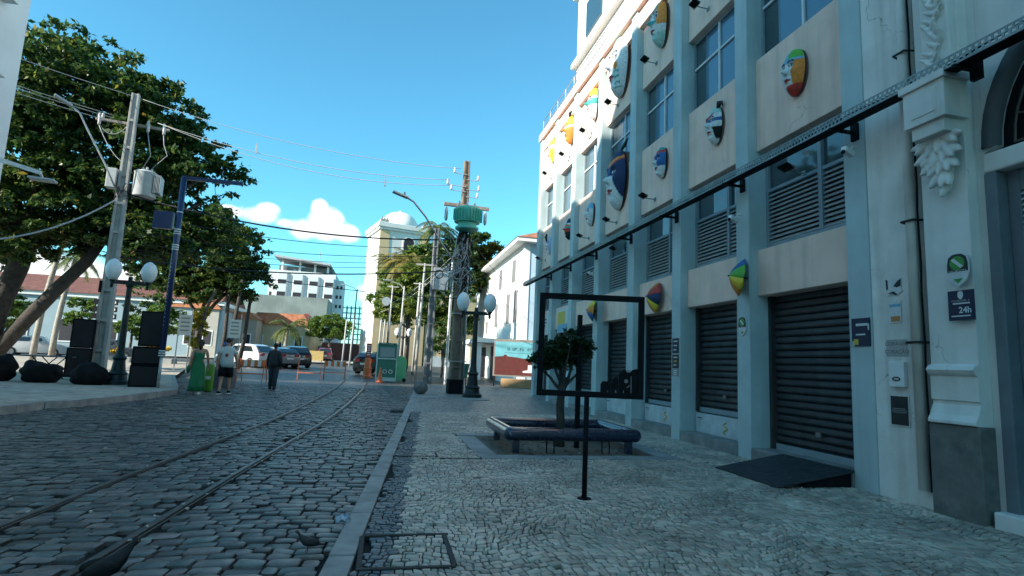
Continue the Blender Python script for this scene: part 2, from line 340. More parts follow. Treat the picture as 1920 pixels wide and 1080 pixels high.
# road setts: rows across the road, running with the rails
DV, DU = .128, .192
nv, nu = int((ROADY - 2.6) / DV), 50
jit = rng.normal(0, 1, (nv + 2, nu + 3, 2)); off = rng.random(nv + 2); und = rng.normal(0, 1, (nv + 2,))
def cobp(j, i, row):
    v = 2.6 + j * DV; sh = (off[row] - .5) * 1.0
    u = (i - nu) * DU + .35 + sh * DU
    wob = .035 * math.sin(u * 1.7 + v * .6) + .02 * math.sin(u * 4.1 - v * 1.3)
    v2 = v + wob + .012 * jit[j, i, 1]; return (u + .03 * jit[row, i, 0] + .082 * (v2 - 3.7), v2)
st = []
for j in range(nv):
    for i in range(nu + 1):
        q = [cobp(j, i, j), cobp(j, i + 1, j), cobp(j + 1, i + 1, j), cobp(j + 1, i, j)]
        cx_, cy_ = sum(p[0] for p in q) / 4, sum(p[1] for p in q) / 4
        lim = kx(cy_) - .015
        if min(p_[0] for p_ in q) > lim - .075 or cx_ < -9: continue
        q = [(min(x, lim), y) for x, y in q]
        ok = True
        for sd in (0, 1):
            rx = railx(cy_, sd)
            if cx_ < rx: q = [(min(x, rx - .05), y) for x, y in q]
            else: q = [(max(x, rx + .06), y) for x, y in q]
            if abs(cx_ - rx) < .07: ok = False
        if not ok or max(p[0] for p in q) - min(p[0] for p in q) < .07: continue
        vw = in_view(cx_, cy_, 1.35)
        if not vw: continue
        z = grd(cy_) + random.gauss(0, .0055) + .006 * math.sin(cx_ * 2.3 + cy_ * 1.1)
        sx_ = 1 if random.random() > .06 else .0
        vv, c = stone_rings(q, .0055 + .005 * random.random(), .007, z - (0 if sx_ else .008), .04, cut=.09 + .1 * random.random())
        st.append((vv, c, vw[0], vw[1], 'c'))
lay(road, 'cobblestone', 'far_cobblestones', st, {'c': m_cob})
# ---- right pavement: kerb blocks, dark border, pale mosaic
SWX = 5.72
side = strip('pavement', lambda y: kx(y) + .02, lambda y: 5.9 if y < 21.2 else 5.9 + (y - 21.2) * 4, [-40, -10, 0, 4, 8, 10, 12, 14, 15], .085, m_joint)
strip('far_pavement', lambda y: kx(y) + .15, lambda y: 6.2 if y < 21.3 else 40, [14.2, 15, 16, 18, 20, 21.2, 21.4, 25, 27], .118, m_limefar)
y = -3.0; kn = 0
while y < 22:
    L_ = random.uniform(.75, 1.15); b = B()
    x0, x1 = kx(y), kx(y + L_ - .012); w_ = .185
    z0, z1 = pav(y) + random.uniform(-.006, .006), pav(y + L_) + random.uniform(-.006, .006)
    v = [(x0, y, -.1), (x0 + w_, y, -.1), (x1 + w_, y + L_ - .012, -.1), (x1, y + L_ - .012, -.1), (x0 + .012, y, z0), (x0 + w_, y, z0), (x1 + w_, y + L_ - .012, z1), (x1 + .012, y + L_ - .012, z1)]
    b.add(v, [(0, 3, 2, 1), (4, 5, 6, 7), (0, 1, 5, 4), (1, 2, 6, 5), (2, 3, 7, 6), (3, 0, 4, 7)])
    if y > 2: b.build('kerb_stone', m_kerb, side, bevel=.012)
    y += L_
PIT = (1.72, 4.25, 8.2, 10.3)          # slab-edged tree pit
S = .068
nv, nu = int((14.6 - 2.7) / S), int(6.6 / S)
jit = rng.normal(0, 1, (nv + 2, nu + 2, 2)); off = rng.random((nv + 2,))
def mosp(j, i, row):
    v = 2.7 + j * S; u = i * S + (off[row] - .5) * S + .02 * jit[row, i, 0] * .9
    v2 = v + .0115 * jit[j, i, 1]
    ax, ay = u + .05 * math.sin(v * 2.1 + u * 1.3) + .04 * math.sin(v * 4.7 - u * 2.), v2 + .09 * math.sin(u * 2.9 + .7 * v) * min(1, u / .8) + .05 * math.sin(u * 6.1 - v * 1.7) * min(1, u / .8)
    return (ax + kx(ay) + .2, ay)
covers = [((-.06, .56), (3.78, 4.5)), ((.24, .86), (8.0, 8.36)), ((.62, 1.45), (7.84, 7.98))]
st = []
for j in range(nv):
    for i in range(nu):
        q = [mosp(j, i, j), mosp(j, i + 1, j), mosp(j + 1, i + 1, j), mosp(j + 1, i, j)]
        cx_, cy_ = sum(p[0] for p in q) / 4, sum(p[1] for p in q) / 4
        e = kx(cy_) + .19
        if cx_ < e + .01 or cx_ > SWX + .1: continue
        q = [(max(x, e), y) for x, y in q]
        if PIT[0] - .32 < cx_ < PIT[1] + .32 and PIT[2] - .32 < cy_ < PIT[3] + .32: continue
        if random.random() < .004: continue
        vw = in_view(cx_, cy_, 1.3)
        if not vw: continue
        dark = cx_ < e + .25 + .012 * math.sin(cy_ * 5) or (cy_ > 12.9 and False)
        z = pav(cy_) + random.gauss(0, .0022)
        vv, c = stone_rings(q, .0036 + .003 * random.random(), .0045, z, .03, cut=.06 + .1 * random.random())
        st.append((vv, c, vw[0], vw[1], 'd' if dark else 'l'))
lay(side, 'paving_stone', 'far_paving_stones', st, {'l': m_lime, 'd': m_dark})
# cover frames let into the mosaic (thin iron angle)
m_iron = M('rusty_iron', (.045, .04, .038), .7, .4, var=.3, scale=20, bump=.3)
m_conc = M('concrete', (.3, .3, .29), .8, var=.22, scale=2.5, bump=.3, bscale=40, dirt=.35)
for k, ((x0, x1), (y0, y1)) in enumerate(covers):
    lab = ['large square iron cover frame filled with mosaic, nearest the kerb corner', 'iron-edged inspection cover lying across the dark mosaic border', 'narrow iron cover edge in the pale mosaic before the tree pit'][k]
    b = B(); z = pav(y0); t = .035 if k == 0 else .022
    sk = .03
    if k == 0:
        for a in ((x0, x1, y0, y0 + t), (x0 + sk, x1 + sk, y1 - t, y1), (x0, x0 + t, y0 + t, y1 - t), (x1 - t + sk / 2, x1 + sk / 2, y0 + t, y1 - t)): b.bx(*a, z - .03, z + .009)
    else:
        b.bx(x0, x1, y0, y0 + t, z - .03, z + .009); b.bx(x1 - t, x1, y0 + t, y1, z - .03, z + .008)
    o = b.build('cover_frame', m_iron, bevel=.003); tag(o, lab, 'manhole cover', 'cover frames in the mosaic')
# slab rim of tree pit
b = B((0, 0, 0)); pit = strip('tree_pit', lambda y: PIT[0] - .02, lambda y: PIT[1] + .02, [PIT[2] - .02, PIT[3] + .02], .1, m_earth)
for k in range(5):
    x0 = PIT[0] - .3 + k * (PIT[1] - PIT[0] + .6) / 5; x1 = x0 + (PIT[1] - PIT[0] + .6) / 5 - .012
    for ya, yb in ((PIT[2] - .3, PIT[2]), (PIT[3], PIT[3] + .3)):
        B().bx(x0, x1, ya, yb, .05, pav(ya) + random.uniform(-.003, .004)).build('slab', m_conc, pit, bevel=.006)
for k in range(4):
    y0 = PIT[2] + .012 + k * (PIT[3] - PIT[2] - .02) / 4; y1 = y0 + (PIT[3] - PIT[2] - .02) / 4 - .012
    for xa, xb in ((PIT[0] - .3, PIT[0]), (PIT[1], PIT[1] + .3)):
        B().bx(xa, xb, y0, y1, .05, pav(y0) + random.uniform(-.003, .004)).build('slab', m_conc, pit, bevel=.006)
# iron gully grate at the kerb and two round covers further on
b = B(); gx, gy = kx(15.7) - .2, 15.7
b.bx(gx - .2, gx + .17, gy - .3, gy + .3, grd(gy) - .03, grd(gy) + .006)
o = b.build('gully_grate', m_iron); tag(o, 'iron gully grate set in the gutter by the far kerb', 'drain grate')
for k in range(6): B().bx(gx - .17, gx + .14, gy - .27 + k * .095, gy - .22 + k * .095, grd(gy) - .01, grd(gy) + .016).build('bar', m_iron, o)
for x, y, lab in ((1.5, 19.4, 'flat round concrete cover beside the stone ball'), (3.1, 19.0, 'flat round concrete cover at the foot of the twin lamp')):
    B().lathe([(.55, -.02), (.55, .01), (.5, .016)], (x, y, pav(y)), 24).build('round_cover', m_conc); tag(bpy.data.objects[-1] if False else COL.objects[-1], lab, 'manhole cover', 'round covers')
# ---- left plaza corner: raised platform with kerb
m_plaza = M('plaza_mosaic', (.42, .37, .31), .8, var=.25, scale=4, bump=.4, bscale=60, dirt=.4)
pl = [(-5.85, 18.9), (-6.15, 16.6), (-6.55, 14.8), (-6.95, 14.25), (-7.1, 12.6), (-9, 11.2), (-14, 10.5), (-40, 10.5), (-40, 45), (-13, 45), (-8.2, 26), (-6.3, 20.4)]
b = B()
n = len(pl); b.add([(x, y, grd(y) + .15) for x, y in pl], [tuple(range(n))])
plaza = b.build('plaza_pavement', m_plaza); plaza['kind'] = 'structure'
for i in list(range(0, 6)) + [n - 1, n - 2]:
    a, c = pl[i], pl[(i + 1) % n]; L_ = math.dist(a, c); k = max(1, round(L_ / 1.0))
    for j in range(k):
        p, q = near(a, c, j / k), near(a, c, (j + .985) / k); dx, dy = (q[0] - p[0]), (q[1] - p[1]); l = math.hypot(dx, dy); nx_, ny_ = dy / l * .16, -dx / l * .16
        cxm = (-12, 22); sgn = 1 if ((cxm[0] - p[0]) * nx_ + (cxm[1] - p[1]) * ny_) > 0 else -1; nx_ *= sgn; ny_ *= sgn
        lo = .16
        B().add([(p[0], p[1], -.1), (q[0], q[1], -.1), (q[0] + nx_, q[1] + ny_, -.1), (p[0] + nx_, p[1] + ny_, -.1), (p[0], p[1], grd(p[1]) + lo), (q[0], q[1], grd(q[1]) + lo), (q[0] + nx_, q[1] + ny_, grd(q[1]) + lo), (p[0] + nx_, p[1] + ny_, grd(p[1]) + lo)],
                [(0, 3, 2, 1), (4, 5, 6, 7), (0, 1, 5, 4), (1, 2, 6, 5), (2, 3, 7, 6), (3, 0, 4, 7)]).build('kerb_stone', m_kerb, plaza, bevel=.015)
# ================================================================== pink and blue arcade building
XF, XR = 5.70, 5.87
m_pil = M('blue_grey_paint', (.44, .54, .55), .6, var=.12, scale=1.5, bump=.12, bscale=35, streak=.45, dcol=(.28, .34, .35), dirt=.25)
m_pink = M('pink_render', (.88, .63, .52), .8, var=.08, scale=2, bump=.12, bscale=50, streak=.5, dcol=(.58, .43, .36), dirt=.25, crack=.8)
m_edge = M('dark_backing', (.075, .08, .085), .9, var=.3, scale=5)  # plain dark tone for the louvre backings and the inner wall
m_frame = M('grey_window_frame', (.24, .3, .33), .5, var=.1, scale=4)
m_slat = M('pale_louvre', (.4, .43, .45), .5, var=.15, scale=6)
m_glass = glassmat('window_glass', (.03, .06, .075), .05)
m_glassb = glassmat('sky_tinted_glass', (.06, .14, .22), .12)  # sky reflection painted into the blue base colour of the panes
m_white = M('white_paint', (.72, .73, .72), .6, var=.06, scale=3)
m_shut = M('dark_rolling_shutter', (.04, .045, .05), .45, .3, var=.3, scale=3, streak=.6, dcol=(.085, .08, .075), dirt=.35)
m_board = M('pale_flood_board', (.5, .56, .58), .5, var=.15, scale=5, dirt=.3, dcol=(.2, .2, .18))
m_step = M('worn_step', (.24, .24, .23), .8, var=.25, scale=4, bump=.3, bscale=40, dirt=.4)
m_tray0 = M('worn_lock', (.2, .2, .2), .5, .6)
m_black = M('black_metal', (.008, .009, .011), .7, .0, spec=.12, var=.2, scale=10)
PN = [5.65, 7.97, 10.15, 12.34, 14.62, 16.86, 19.0, 21.05]; PW = .34       # near edges of the pilasters
PT = 10.45
bo = (5.7, 13.4, .12)
bld = thing('arcade_building', 'long pink building with blue pilasters, masks on its panels and dark rolling shutters', 'building', bo)
B(bo).bx(6.42, 16, 5.65, 21.38, -.1, 10.3).build('wall', m_pink, bld)
for y in PN:
    b = B(bo); b.bx(XF, 6.44, y, y + PW, -.1, PT); b.build('pilaster', m_pil, bld, bevel=.012)
def bay(k): return PN[k] + PW, PN[k + 1]
sl_me = None
def slat_mesh(w_, h_, d_, mat, name='slat'):
    b = B(); b.box((0, 0, 0), (d_, w_, h_), ry=.0); return b.mesh(name, mat)
for k in range(7):
    y0, y1 = bay(k); cy = (y0 + y1) / 2; W = y1 - y0
    # step and threshold
    b = B(bo); b.bx(XF - .01, 6.43, y0, y1, -.1, .3); b.build('step', m_step, bld, bevel=.012)
    # band over the shutter
    b = B(bo); b.bx(XR - .01, 6.43, y0, y1, 2.69, 3.44); b.build('fascia', m_pink, bld, bevel=.01)
    # mask panels (two storeys) with dark underside
    for z0, z1 in ((5.12, 6.74), (8.34, 9.98)):
        b = B(bo); b.bx(XR, 6.43, y0, y1, z0, z1); b.build('panel', m_pink, bld, bevel=.012)
    # shutter
    z0s = .3 if k == 0 else .68
    if k < 6:
        s = thing('shutter', None, None, (6.12 - bo[0], cy - bo[1], 0)); s.parent = bld
        n = int((2.69 - z0s) / .108); h = (2.69 - z0s) / n
        me = B().prism([(-.03, 0), (.004, .012), (.014, h * .35), (.004, h * .8), (-.012, h * .93), (-.03, h * .995)], lambda a, b_, d: (-a, -W / 2 + d, b_), W).mesh('slat', m_shut)
        for i in range(n): link('slat', me, s, (0, 0, z0s + i * h - bo[2]))
        B((6.12, cy, .12)).bx(6.085, 6.1, y0 + .08, y1 - .08, z0s, z0s + .09).build('bottom_bar', m_frame, s); B((6.12, cy, .12)).bx(6.06, 6.09, cy - .05, cy + .05, z0s + .3, z0s + .36).build('lock', m_tray0, s)
        for e in (y0, y1 - .07): B((6.12, cy, .12)).bx(6.04, 6.17, e, e + .07, z0s, 2.69).build('guide', m_shut, s)
        if k > 0:
            fb = B(bo); fb.bx(6.02, 6.1, y0 + .03, y1 - .03, .3, .66); fb = fb.build('flood_board', m_board, bld, bevel=.008)
            for yy in (y0 + .2, y1 - .2):
                hb = B(bo); hb.tube([(6.02, yy - .05, .57), (5.985, yy - .04, .575), (5.985, yy + .04, .575), (6.02, yy + .05, .57)], .007, 6); hb.build('handle', m_black, fb).location = (0, 0, 0)
    else:
        B(bo).bx(6.1, 6.16, y0, y1, .3, 2.69).build('shutter', m_shut, bld)
    # first-floor window: louvres below, glass above
    wz0, wz1, lx = 3.44, 5.12, 6.06
    wn = B(bo); t = .06
    wn.bx(lx - .03, lx + .06, y0 + .002, y0 + t, wz0 + .002, wz1 - .002); wn.bx(lx - .03, lx + .06, y1 - t, y1 - .002, wz0 + .002, wz1 - .002); wn.bx(lx - .028, lx + .058, y0 + t, y1 - t, wz0 + .002, wz0 + .11); wn.bx(lx - .028, lx + .058, y0 + t, y1 - t, wz1 - .07, wz1 - .002)
    wn.bx(lx - .04, lx + .06, cy - .25, cy - .18, wz0 + .11, wz1 - .07); wn.bx(lx - .026, lx + .056, y0 + t, y1 - t, wz0 + .98, wz0 + 1.03)
    wn = wn.build('louvred_window', m_frame, bld)
    for a, c in ((y0 + t, cy - .25), (cy - .18, y1 - t)):
        ns = 12; hs = .85 / ns; me = B().box((0, 0, 0), (.075, c - a, .012), ry=-.75).mesh('slat', m_slat)
        for i in range(ns): link('slat', me, wn, (lx - bo[0] + .01, (a + c) / 2 - bo[1], wz0 + .15 + i * hs - bo[2]))
        B(bo).bx(lx + .02, lx + .03, a, c, wz0 + 1.03, wz1 - .07).build('pane', m_glass, wn)
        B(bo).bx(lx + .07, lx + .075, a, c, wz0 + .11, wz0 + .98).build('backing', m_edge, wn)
    # second-floor window: glass coloured with the sky's reflection, with white muntins
    wz0, wz1, lx = 6.74, 8.34, 6.02
    w2 = B(bo); w2.bx(lx - .03, lx + .05, y0 + .002, y0 + .05, wz0 + .002, wz1 - .002); w2.bx(lx - .03, lx + .05, y1 - .05, y1 - .002, wz0 + .002, wz1 - .002); w2.bx(lx - .028, lx + .048, y0 + .05, y1 - .05, wz0 + .002, wz0 + .06); w2.bx(lx - .028, lx + .048, y0 + .05, y1 - .05, wz1 - .06, wz1 - .002)
    w2 = w2.build('window', m_frame, bld)
    b = B(bo); b.bx(lx - .03, lx + .03, cy - .02, cy + .02, wz0 + .06, wz1 - .06); b.bx(lx - .027, lx + .028, y0 + .05, y1 - .05, wz0 + .95, wz0 + .99); b.build('muntin', m_white, w2)
    q = cy + .28 * W
    B(bo).bx(lx + .005, lx + .015, y0 + .05, q, wz0 + .06, wz1 - .06).build('pane', m_glassb, w2); B(bo).bx(lx + .006, lx + .016, q + .004, y1 - .05, wz0 + .06, wz1 - .06).build('pane', m_glass, w2)
b = B(bo); b.bx(XF - .06, 6.6, 5.66, 21.45, PT + .002, PT + .3); b.build('cornice', m_pink, bld, bevel=.015)
b = B(bo); b.bx(XF + .05, 6.5, 5.67, 21.35, 9.98, 10.448); b.build('parapet', m_pink, bld)
b = B(bo)
for i in range(8): b.cyl((5.75, 14.6 + i * .94, PT + .3), (5.75, 14.6 + i * .94, PT + .85), .018, n=6)
for z in (.55, .85): b.cyl((5.75, 14.6, PT + z), (5.75, 21.2, PT + z), .018, n=6)
b.build('roof_railing', M('galvanised', (.45, .47, .48), .4, .7, var=.1), bld)
# white block rising behind the parapet
m_wall = M('white_render', (.74, .73, .69), .85, var=.07, scale=.8, bump=.1, streak=.2, dcol=(.45, .43, .4))
po = (7, 14, 10.3)
ph = thing('rooftop_block', 'tall white block rising behind the pink parapet', 'building', po)
B(po).bx(6.75, 15, 8.5, 20.2, 10.3, 19).build('wall', m_wall, ph)
for z in (13.2, 16.2):
    B(po).bx(6.55, 6.9, 8.4, 20.35, z, z + .22).build('ledge', m_wall, ph, bevel=.02)
for i in range(4): B(po).bx(6.7, 6.78, 9.4 + i * 2.7, 11 + i * 2.7, 13.9, 15.3).build('window', m_glass, ph)
# ---- perforated cable tray on brackets
m_tray = M('galvanised_tray', (.26, .3, .3), .5, .6, var=.2, scale=8)
to = (5.42, 12, 4.62); TZ = 4.56
tray = thing('cable_tray', 'long perforated metal cable tray running along the front above the shutters', 'cable tray', to)
b = B(to); b.bx(5.34, 5.5, 1.2, 21.9, TZ, TZ + .008); b.build('floor', m_black, tray)
me = B().bx(-.004, .004, 0, .035, 0, .125).mesh('web', m_tray)
b = B(to)
for x in (5.34, 5.5):
    b.bx(x - .004, x + .004, 1.2, 21.9, TZ + .008, TZ + .03); b.bx(x - .004, x + .004, 1.2, 21.9, TZ + .066, TZ + .078); b.bx(x - .004, x + .004, 1.2, 21.9, TZ + .112, TZ + .13)
    y = 1.2
    while y < 21.9:
        b.bx(x - .0035, x + .0035, y, y + .024, TZ + .03, TZ + .066); b.bx(x - .0035, x + .0035, y + .03, y + .054, TZ + .078, TZ + .112); y += .06
b.build('side_rail', m_tray, tray)
for i, yy in enumerate(PN[:-1] + [4.05, 2.2]):
    br = B(to); br.bx(5.3, 5.72 if yy > 5 else 5.62, yy + .1, yy + .14, TZ - .04, TZ - .004); br.bx(5.66 if yy > 5 else 5.56, 5.715 if yy > 5 else 5.615, yy + .07, yy + .17, TZ - .12, TZ + .1); br.build('bracket', m_black, tray)
b = B(to); b.tube([(5.42, 1.2 + i * .6, TZ + .03 + .05 * abs(math.sin(i * 1.7)) ** 3) for i in range(34)], .012, 6); b.tube([(5.4, 1.2 + i * .6, TZ + .06 + .06 * abs(math.sin(i * .9 + 1)) ** 4) for i in range(34)], .01, 6); b.build('cable', m_black, tray, smooth=True)
# ================================================================== white neoclassical building
m_old = M('old_white_wall', (.78, .75, .7), .85, var=.1, scale=2.2, bump=.2, bscale=22, streak=.45, dcol=(.36, .32, .27), dirt=.35, crack=1.)
m_trim = M('white_trim', (.72, .7, .66), .7, var=.07, scale=3, bump=.1, streak=.3, crack=.7, dirt=.2, dcol=(.35, .33, .3))
m_plinth = M('grey_stone_plinth', (.15, .15, .14), .7, var=.3, scale=6, bump=.35, bscale=30, dirt=.4)
m_door = M('grey_door_paint', (.13, .16, .18), .55, var=.12, scale=4)
wo = (5.7, 0, .12)
wb = thing('neoclassical_building', 'old white building with ornate bracket, stone plinth and louvred door', 'building', wo)
B(wo).bx(5.71, 16, 4.98, 5.645, -.1, 12).build('wall', m_old, wb, bevel=.01)
B(wo).bx(5.77, 16, 4.29, 4.975, -.1, 12).build('wall', m_trim, wb)
for a, c in ((-14, .4),):
    if a < 0: B(wo).bx(5.77, 16, a, c - .002, -.1, 12).build('wall', m_trim, wb)
DY0, DY1, DZ = 1.9, 4.25, 3.52
b = B(wo); b.bx(5.772, 16, .4, DY0, -.1, 11.99); b.build('wall', m_trim, wb)
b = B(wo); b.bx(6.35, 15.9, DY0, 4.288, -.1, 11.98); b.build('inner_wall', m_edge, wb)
# wall above the door with arched opening
cyD, Ra, zS = (DY0 + DY1) / 2, 1.1, 3.78
pts = [(DY0, DZ + .22), (cyD - Ra, zS)] + [(cyD - Ra * math.cos(a * PI / 20), zS + Ra * 1.12 * math.sin(a * PI / 20)) for a in range(1, 20)] + [(cyD + Ra, zS), (4.288, DZ + .22), (4.288, 12), (DY0, 12)]
pts = [(y, z) for y, z in pts]
b = B(wo); b.prism(pts, lambda a, b_, d: (5.772 + d, a, b_), .5); b.build('wall', m_trim, wb)
b = B(wo); b.bx(5.74, 6.3, DY0, 4.289, DZ, DZ + .2); b.build('lintel', m_trim, wb, bevel=.02)
ring = []
for r, d in ((Ra - .02, .06), (Ra + .0, -.03), (Ra + .1, -.05), (Ra + .13, .0)): ring.append([(5.77 + d, cyD - r * math.cos(a * PI / 24), zS + r * 1.12 * math.sin(a * PI / 24)) for a in range(25)])
b = B(wo); v = [p for r in ring for p in r]; b.add(v, [(i * 25 + k, i * 25 + k + 1, (i + 1) * 25 + k + 1, (i + 1) * 25 + k) for i in range(3) for k in range(24)]); b.build('archivolt', M('dark_arch_paint', (.07, .08, .085), .6), wb, smooth=True)
fan = B(wo); fan.bx(5.87, 5.9, DY0 + .06, 4.24, DZ + .2, zS + 1.2); fan = fan.build('fanlight', m_black, wb)
b = B(wo)
for a in range(0, 13):
    t = a * PI / 12; b.tube([(5.84, cyD + .25 * math.cos(t), zS + .25 * math.sin(t)), (5.84, cyD + .98 * math.cos(t), zS + 1.09 * math.sin(t))], .011, 5)
for a in range(12):
    t = (a + .5) * PI / 12
    for s in (-1, 1): b.tube([(5.835, cyD + (.62 + .01 * i) * math.cos(t) + s * .085 * math.sin(i * .7) * math.exp(-i * .07) * math.sin(t), zS + (.42 + .04 * i) * math.sin(t) * 1.1 + s * .085 * math.sin(i * .7) * math.exp(-i * .07) * math.cos(t)) for i in range(13)], .009, 5)
for r in (.25, .6, .97): b.tube([(5.84, cyD + r * math.cos(a * PI / 20), zS + r * 1.12 * math.sin(a * PI / 20)) for a in range(21)], .012, 5)
b.build('ironwork', M('aged_iron', (.1, .09, .08), .6, .4), fan)
# door: two louvred leaves
dx = 5.88
for ya, yb in ((DY1 - .075, 4.289), (DY0, DY0 + .1)): B(wo).bx(5.74, 6.3, ya, yb, .12, DZ - .002).build('door_jamb', m_door, wb, bevel=.012)
for a, c in ((DY0 + .1, cyD - .01), (cyD + .01, DY1 - .077)):
    d = B(wo)
    d.bx(dx, dx + .05, a, a + .11, .27, DZ - .005); d.bx(dx, dx + .05, c - .11, c, .27, DZ - .005)
    for z0, z1 in ((.27, .6), (1.42, 1.52), (2.2, 2.32), (3.3, DZ - .005)): d.bx(dx + .002, dx + .048, a + .11, c - .11, z0, z1)
    d = d.build('door_leaf', m_door, wb, bevel=.006)
    B(wo).bx(dx + .02, dx + .03, a + .11, c - .11, 1.52, 2.2).build('pane', m_black, d)
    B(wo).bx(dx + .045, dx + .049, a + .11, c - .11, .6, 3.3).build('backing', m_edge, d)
    me = B().box((0, 0, 0), (.05, c - a - .22, .01), ry=-.8).mesh('slat', m_slat)
    for z0, z1 in ((.6, 1.42), (2.32, 3.3)):
        n = int((z1 - z0) / .052)
        for i in range(n): link('slat', me, d, (dx + .02 - wo[0], (a + c) / 2, z0 + (i + .5) * (z1 - z0) / n - wo[2]))
B(wo).bx(5.62, 6.35, DY0, 4.32, -.05, .27).build('threshold', m_trim, wb, bevel=.02)
# pilaster with plinth, mouldings and carved bracket
b = B(wo); b.bx(5.58, 5.85, 4.36, 4.88, -.1, 1.02); b.build('plinth', m_plinth, wb, bevel=.015)
prf = [(.0, 1.022), (-.05, 1.03), (-.05, 1.06), (-.01, 1.12), (.02, 1.2), (.03, 1.22), (.03, 1.25), (.01, 1.26), (.01, 1.5), (-.02, 1.52), (-.045, 1.56), (-.02, 1.6), (.03, 1.62), (.05, 12), (.3, 12), (.3, 1.022)]
b = B(wo); b.prism([(5.6 + a, z) for a, z in prf], lambda a, z, d: (a, 4.37 + d, z), .49); b.build('pilaster', m_trim, wb, bevel=.004)
b = B(wo); b.bx(5.36, 5.67, 4.33, 4.79, 4.12, 4.52); b.bx(5.33, 5.68, 4.3, 4.82, 4.52, 4.6); b.bx(5.4, 5.67, 4.38, 4.74, 3.98, 4.12); b.bx(5.352, 5.362, 4.42, 4.7, 4.2, 4.46)
carve = b.build('bracket', m_trim, wb, bevel=.018)
random.seed(3)
def lobe_(b, c, ang, l, wd, th):
    """flattened carved leaf: pointed ellipsoid lying on the wall, long axis at ang from straight down"""
    R_ = []
    for i in range(9):
        t = i / 8; s_ = l * (t - .2); w2 = wd * math.sin(PI * min(1, t * .92 + .06)) ** .7; q = []
        for k in range(10):
            a = 2 * PI * k / 10; u_ = w2 * math.cos(a); q.append((c[0] - th * math.sin(a) * (.5 + .5 * math.sin(PI * t)) - .05 * t * t, c[1] + s_ * math.sin(ang) + u_ * math.cos(ang), c[2] - s_ * math.cos(ang) + u_ * math.sin(ang)))
        R_.append(q)
    b.loft(R_)
def fuse(o, v=.011):
    m_ = o.modifiers.new('fuse', 'REMESH'); m_.mode = 'VOXEL'; m_.voxel_size = v; m_.use_smooth_shade = True; return o
b = B(wo); b.ell((5.63, 4.56, 3.72), (.05, .07, .34), 12, 10)
for tier, (z, n, l, wd) in enumerate(((3.98, 7, .24, .05), (3.86, 6, .24, .055), (3.73, 5, .22, .05), (3.6, 3, .2, .045), (3.5, 1, .2, .04))):
    for k in range(n):
        a = (k - (n - 1) / 2) * (.42 if n > 1 else 0) + random.uniform(-.06, .06); lobe_(b, (5.6 - .05 * (1 - tier / 5) - .012 * (k % 2), 4.56 + math.sin(a) * .1, z + random.uniform(-.015, .015)), a, l, wd, .05)
fuse(b.build('acanthus_carving', m_trim, wb))
b = B(wo)
for i in range(26):
    z = 4.78 + i * .075; s = math.sin(i * 1.3) * .04
    for sg in (-1, 1): lobe_(b, (5.565, 4.56 + s + sg * .02, z), PI - sg * (.7 + .3 * math.sin(i)), .13, .028, .035)
    b.ell((5.555, 4.56 + s, z), (.03, .035, .035), 8, 6)
fuse(b.build('garland_carving', m_trim, wb), .009)
b = B(wo); b.bx(5.56, 5.68, 4.4, 4.72, 4.7, 8.0); b.build('console', m_trim, wb, bevel=.02)
b = B(wo); b.bx(5.3, 5.9, -14, 5.6, 8.6, 9.0); b.bx(5.2, 5.9, -14, 5.62, 9.0, 9.2); b.build('cornice', m_trim, wb, bevel=.02)
# drainpipe down the joint of the two walls
po_ = (5.66, 5.02, .12)
dp = thing('drainpipe', 'thin white drainpipe running down the wall joint beside the posters', 'pipe', po_)
B(po_).tube([(5.66, 5.03, .3), (5.66, 5.03, 12)], .055, 12).build('pipe', m_old, dp, smooth=True)
for z in (1.85, 3.2, 5.2): B(po_).tube([(5.71, 4.93, z), (5.6, 4.96, z), (5.6, 5.1, z), (5.71, 5.13, z)], .014, 6).build('clamp', m_iron, dp)
b = B((0, 0, 0)); b.tube([(5.65, 4.935 + .006 * math.sin(i * 2.1), .3 + i * .3) for i in range(34)], .011, 6)
o = b.build('wall_cable', m_black, smooth=True); tag(o, 'thin black cable running down the wall beside the white drainpipe', 'cable')
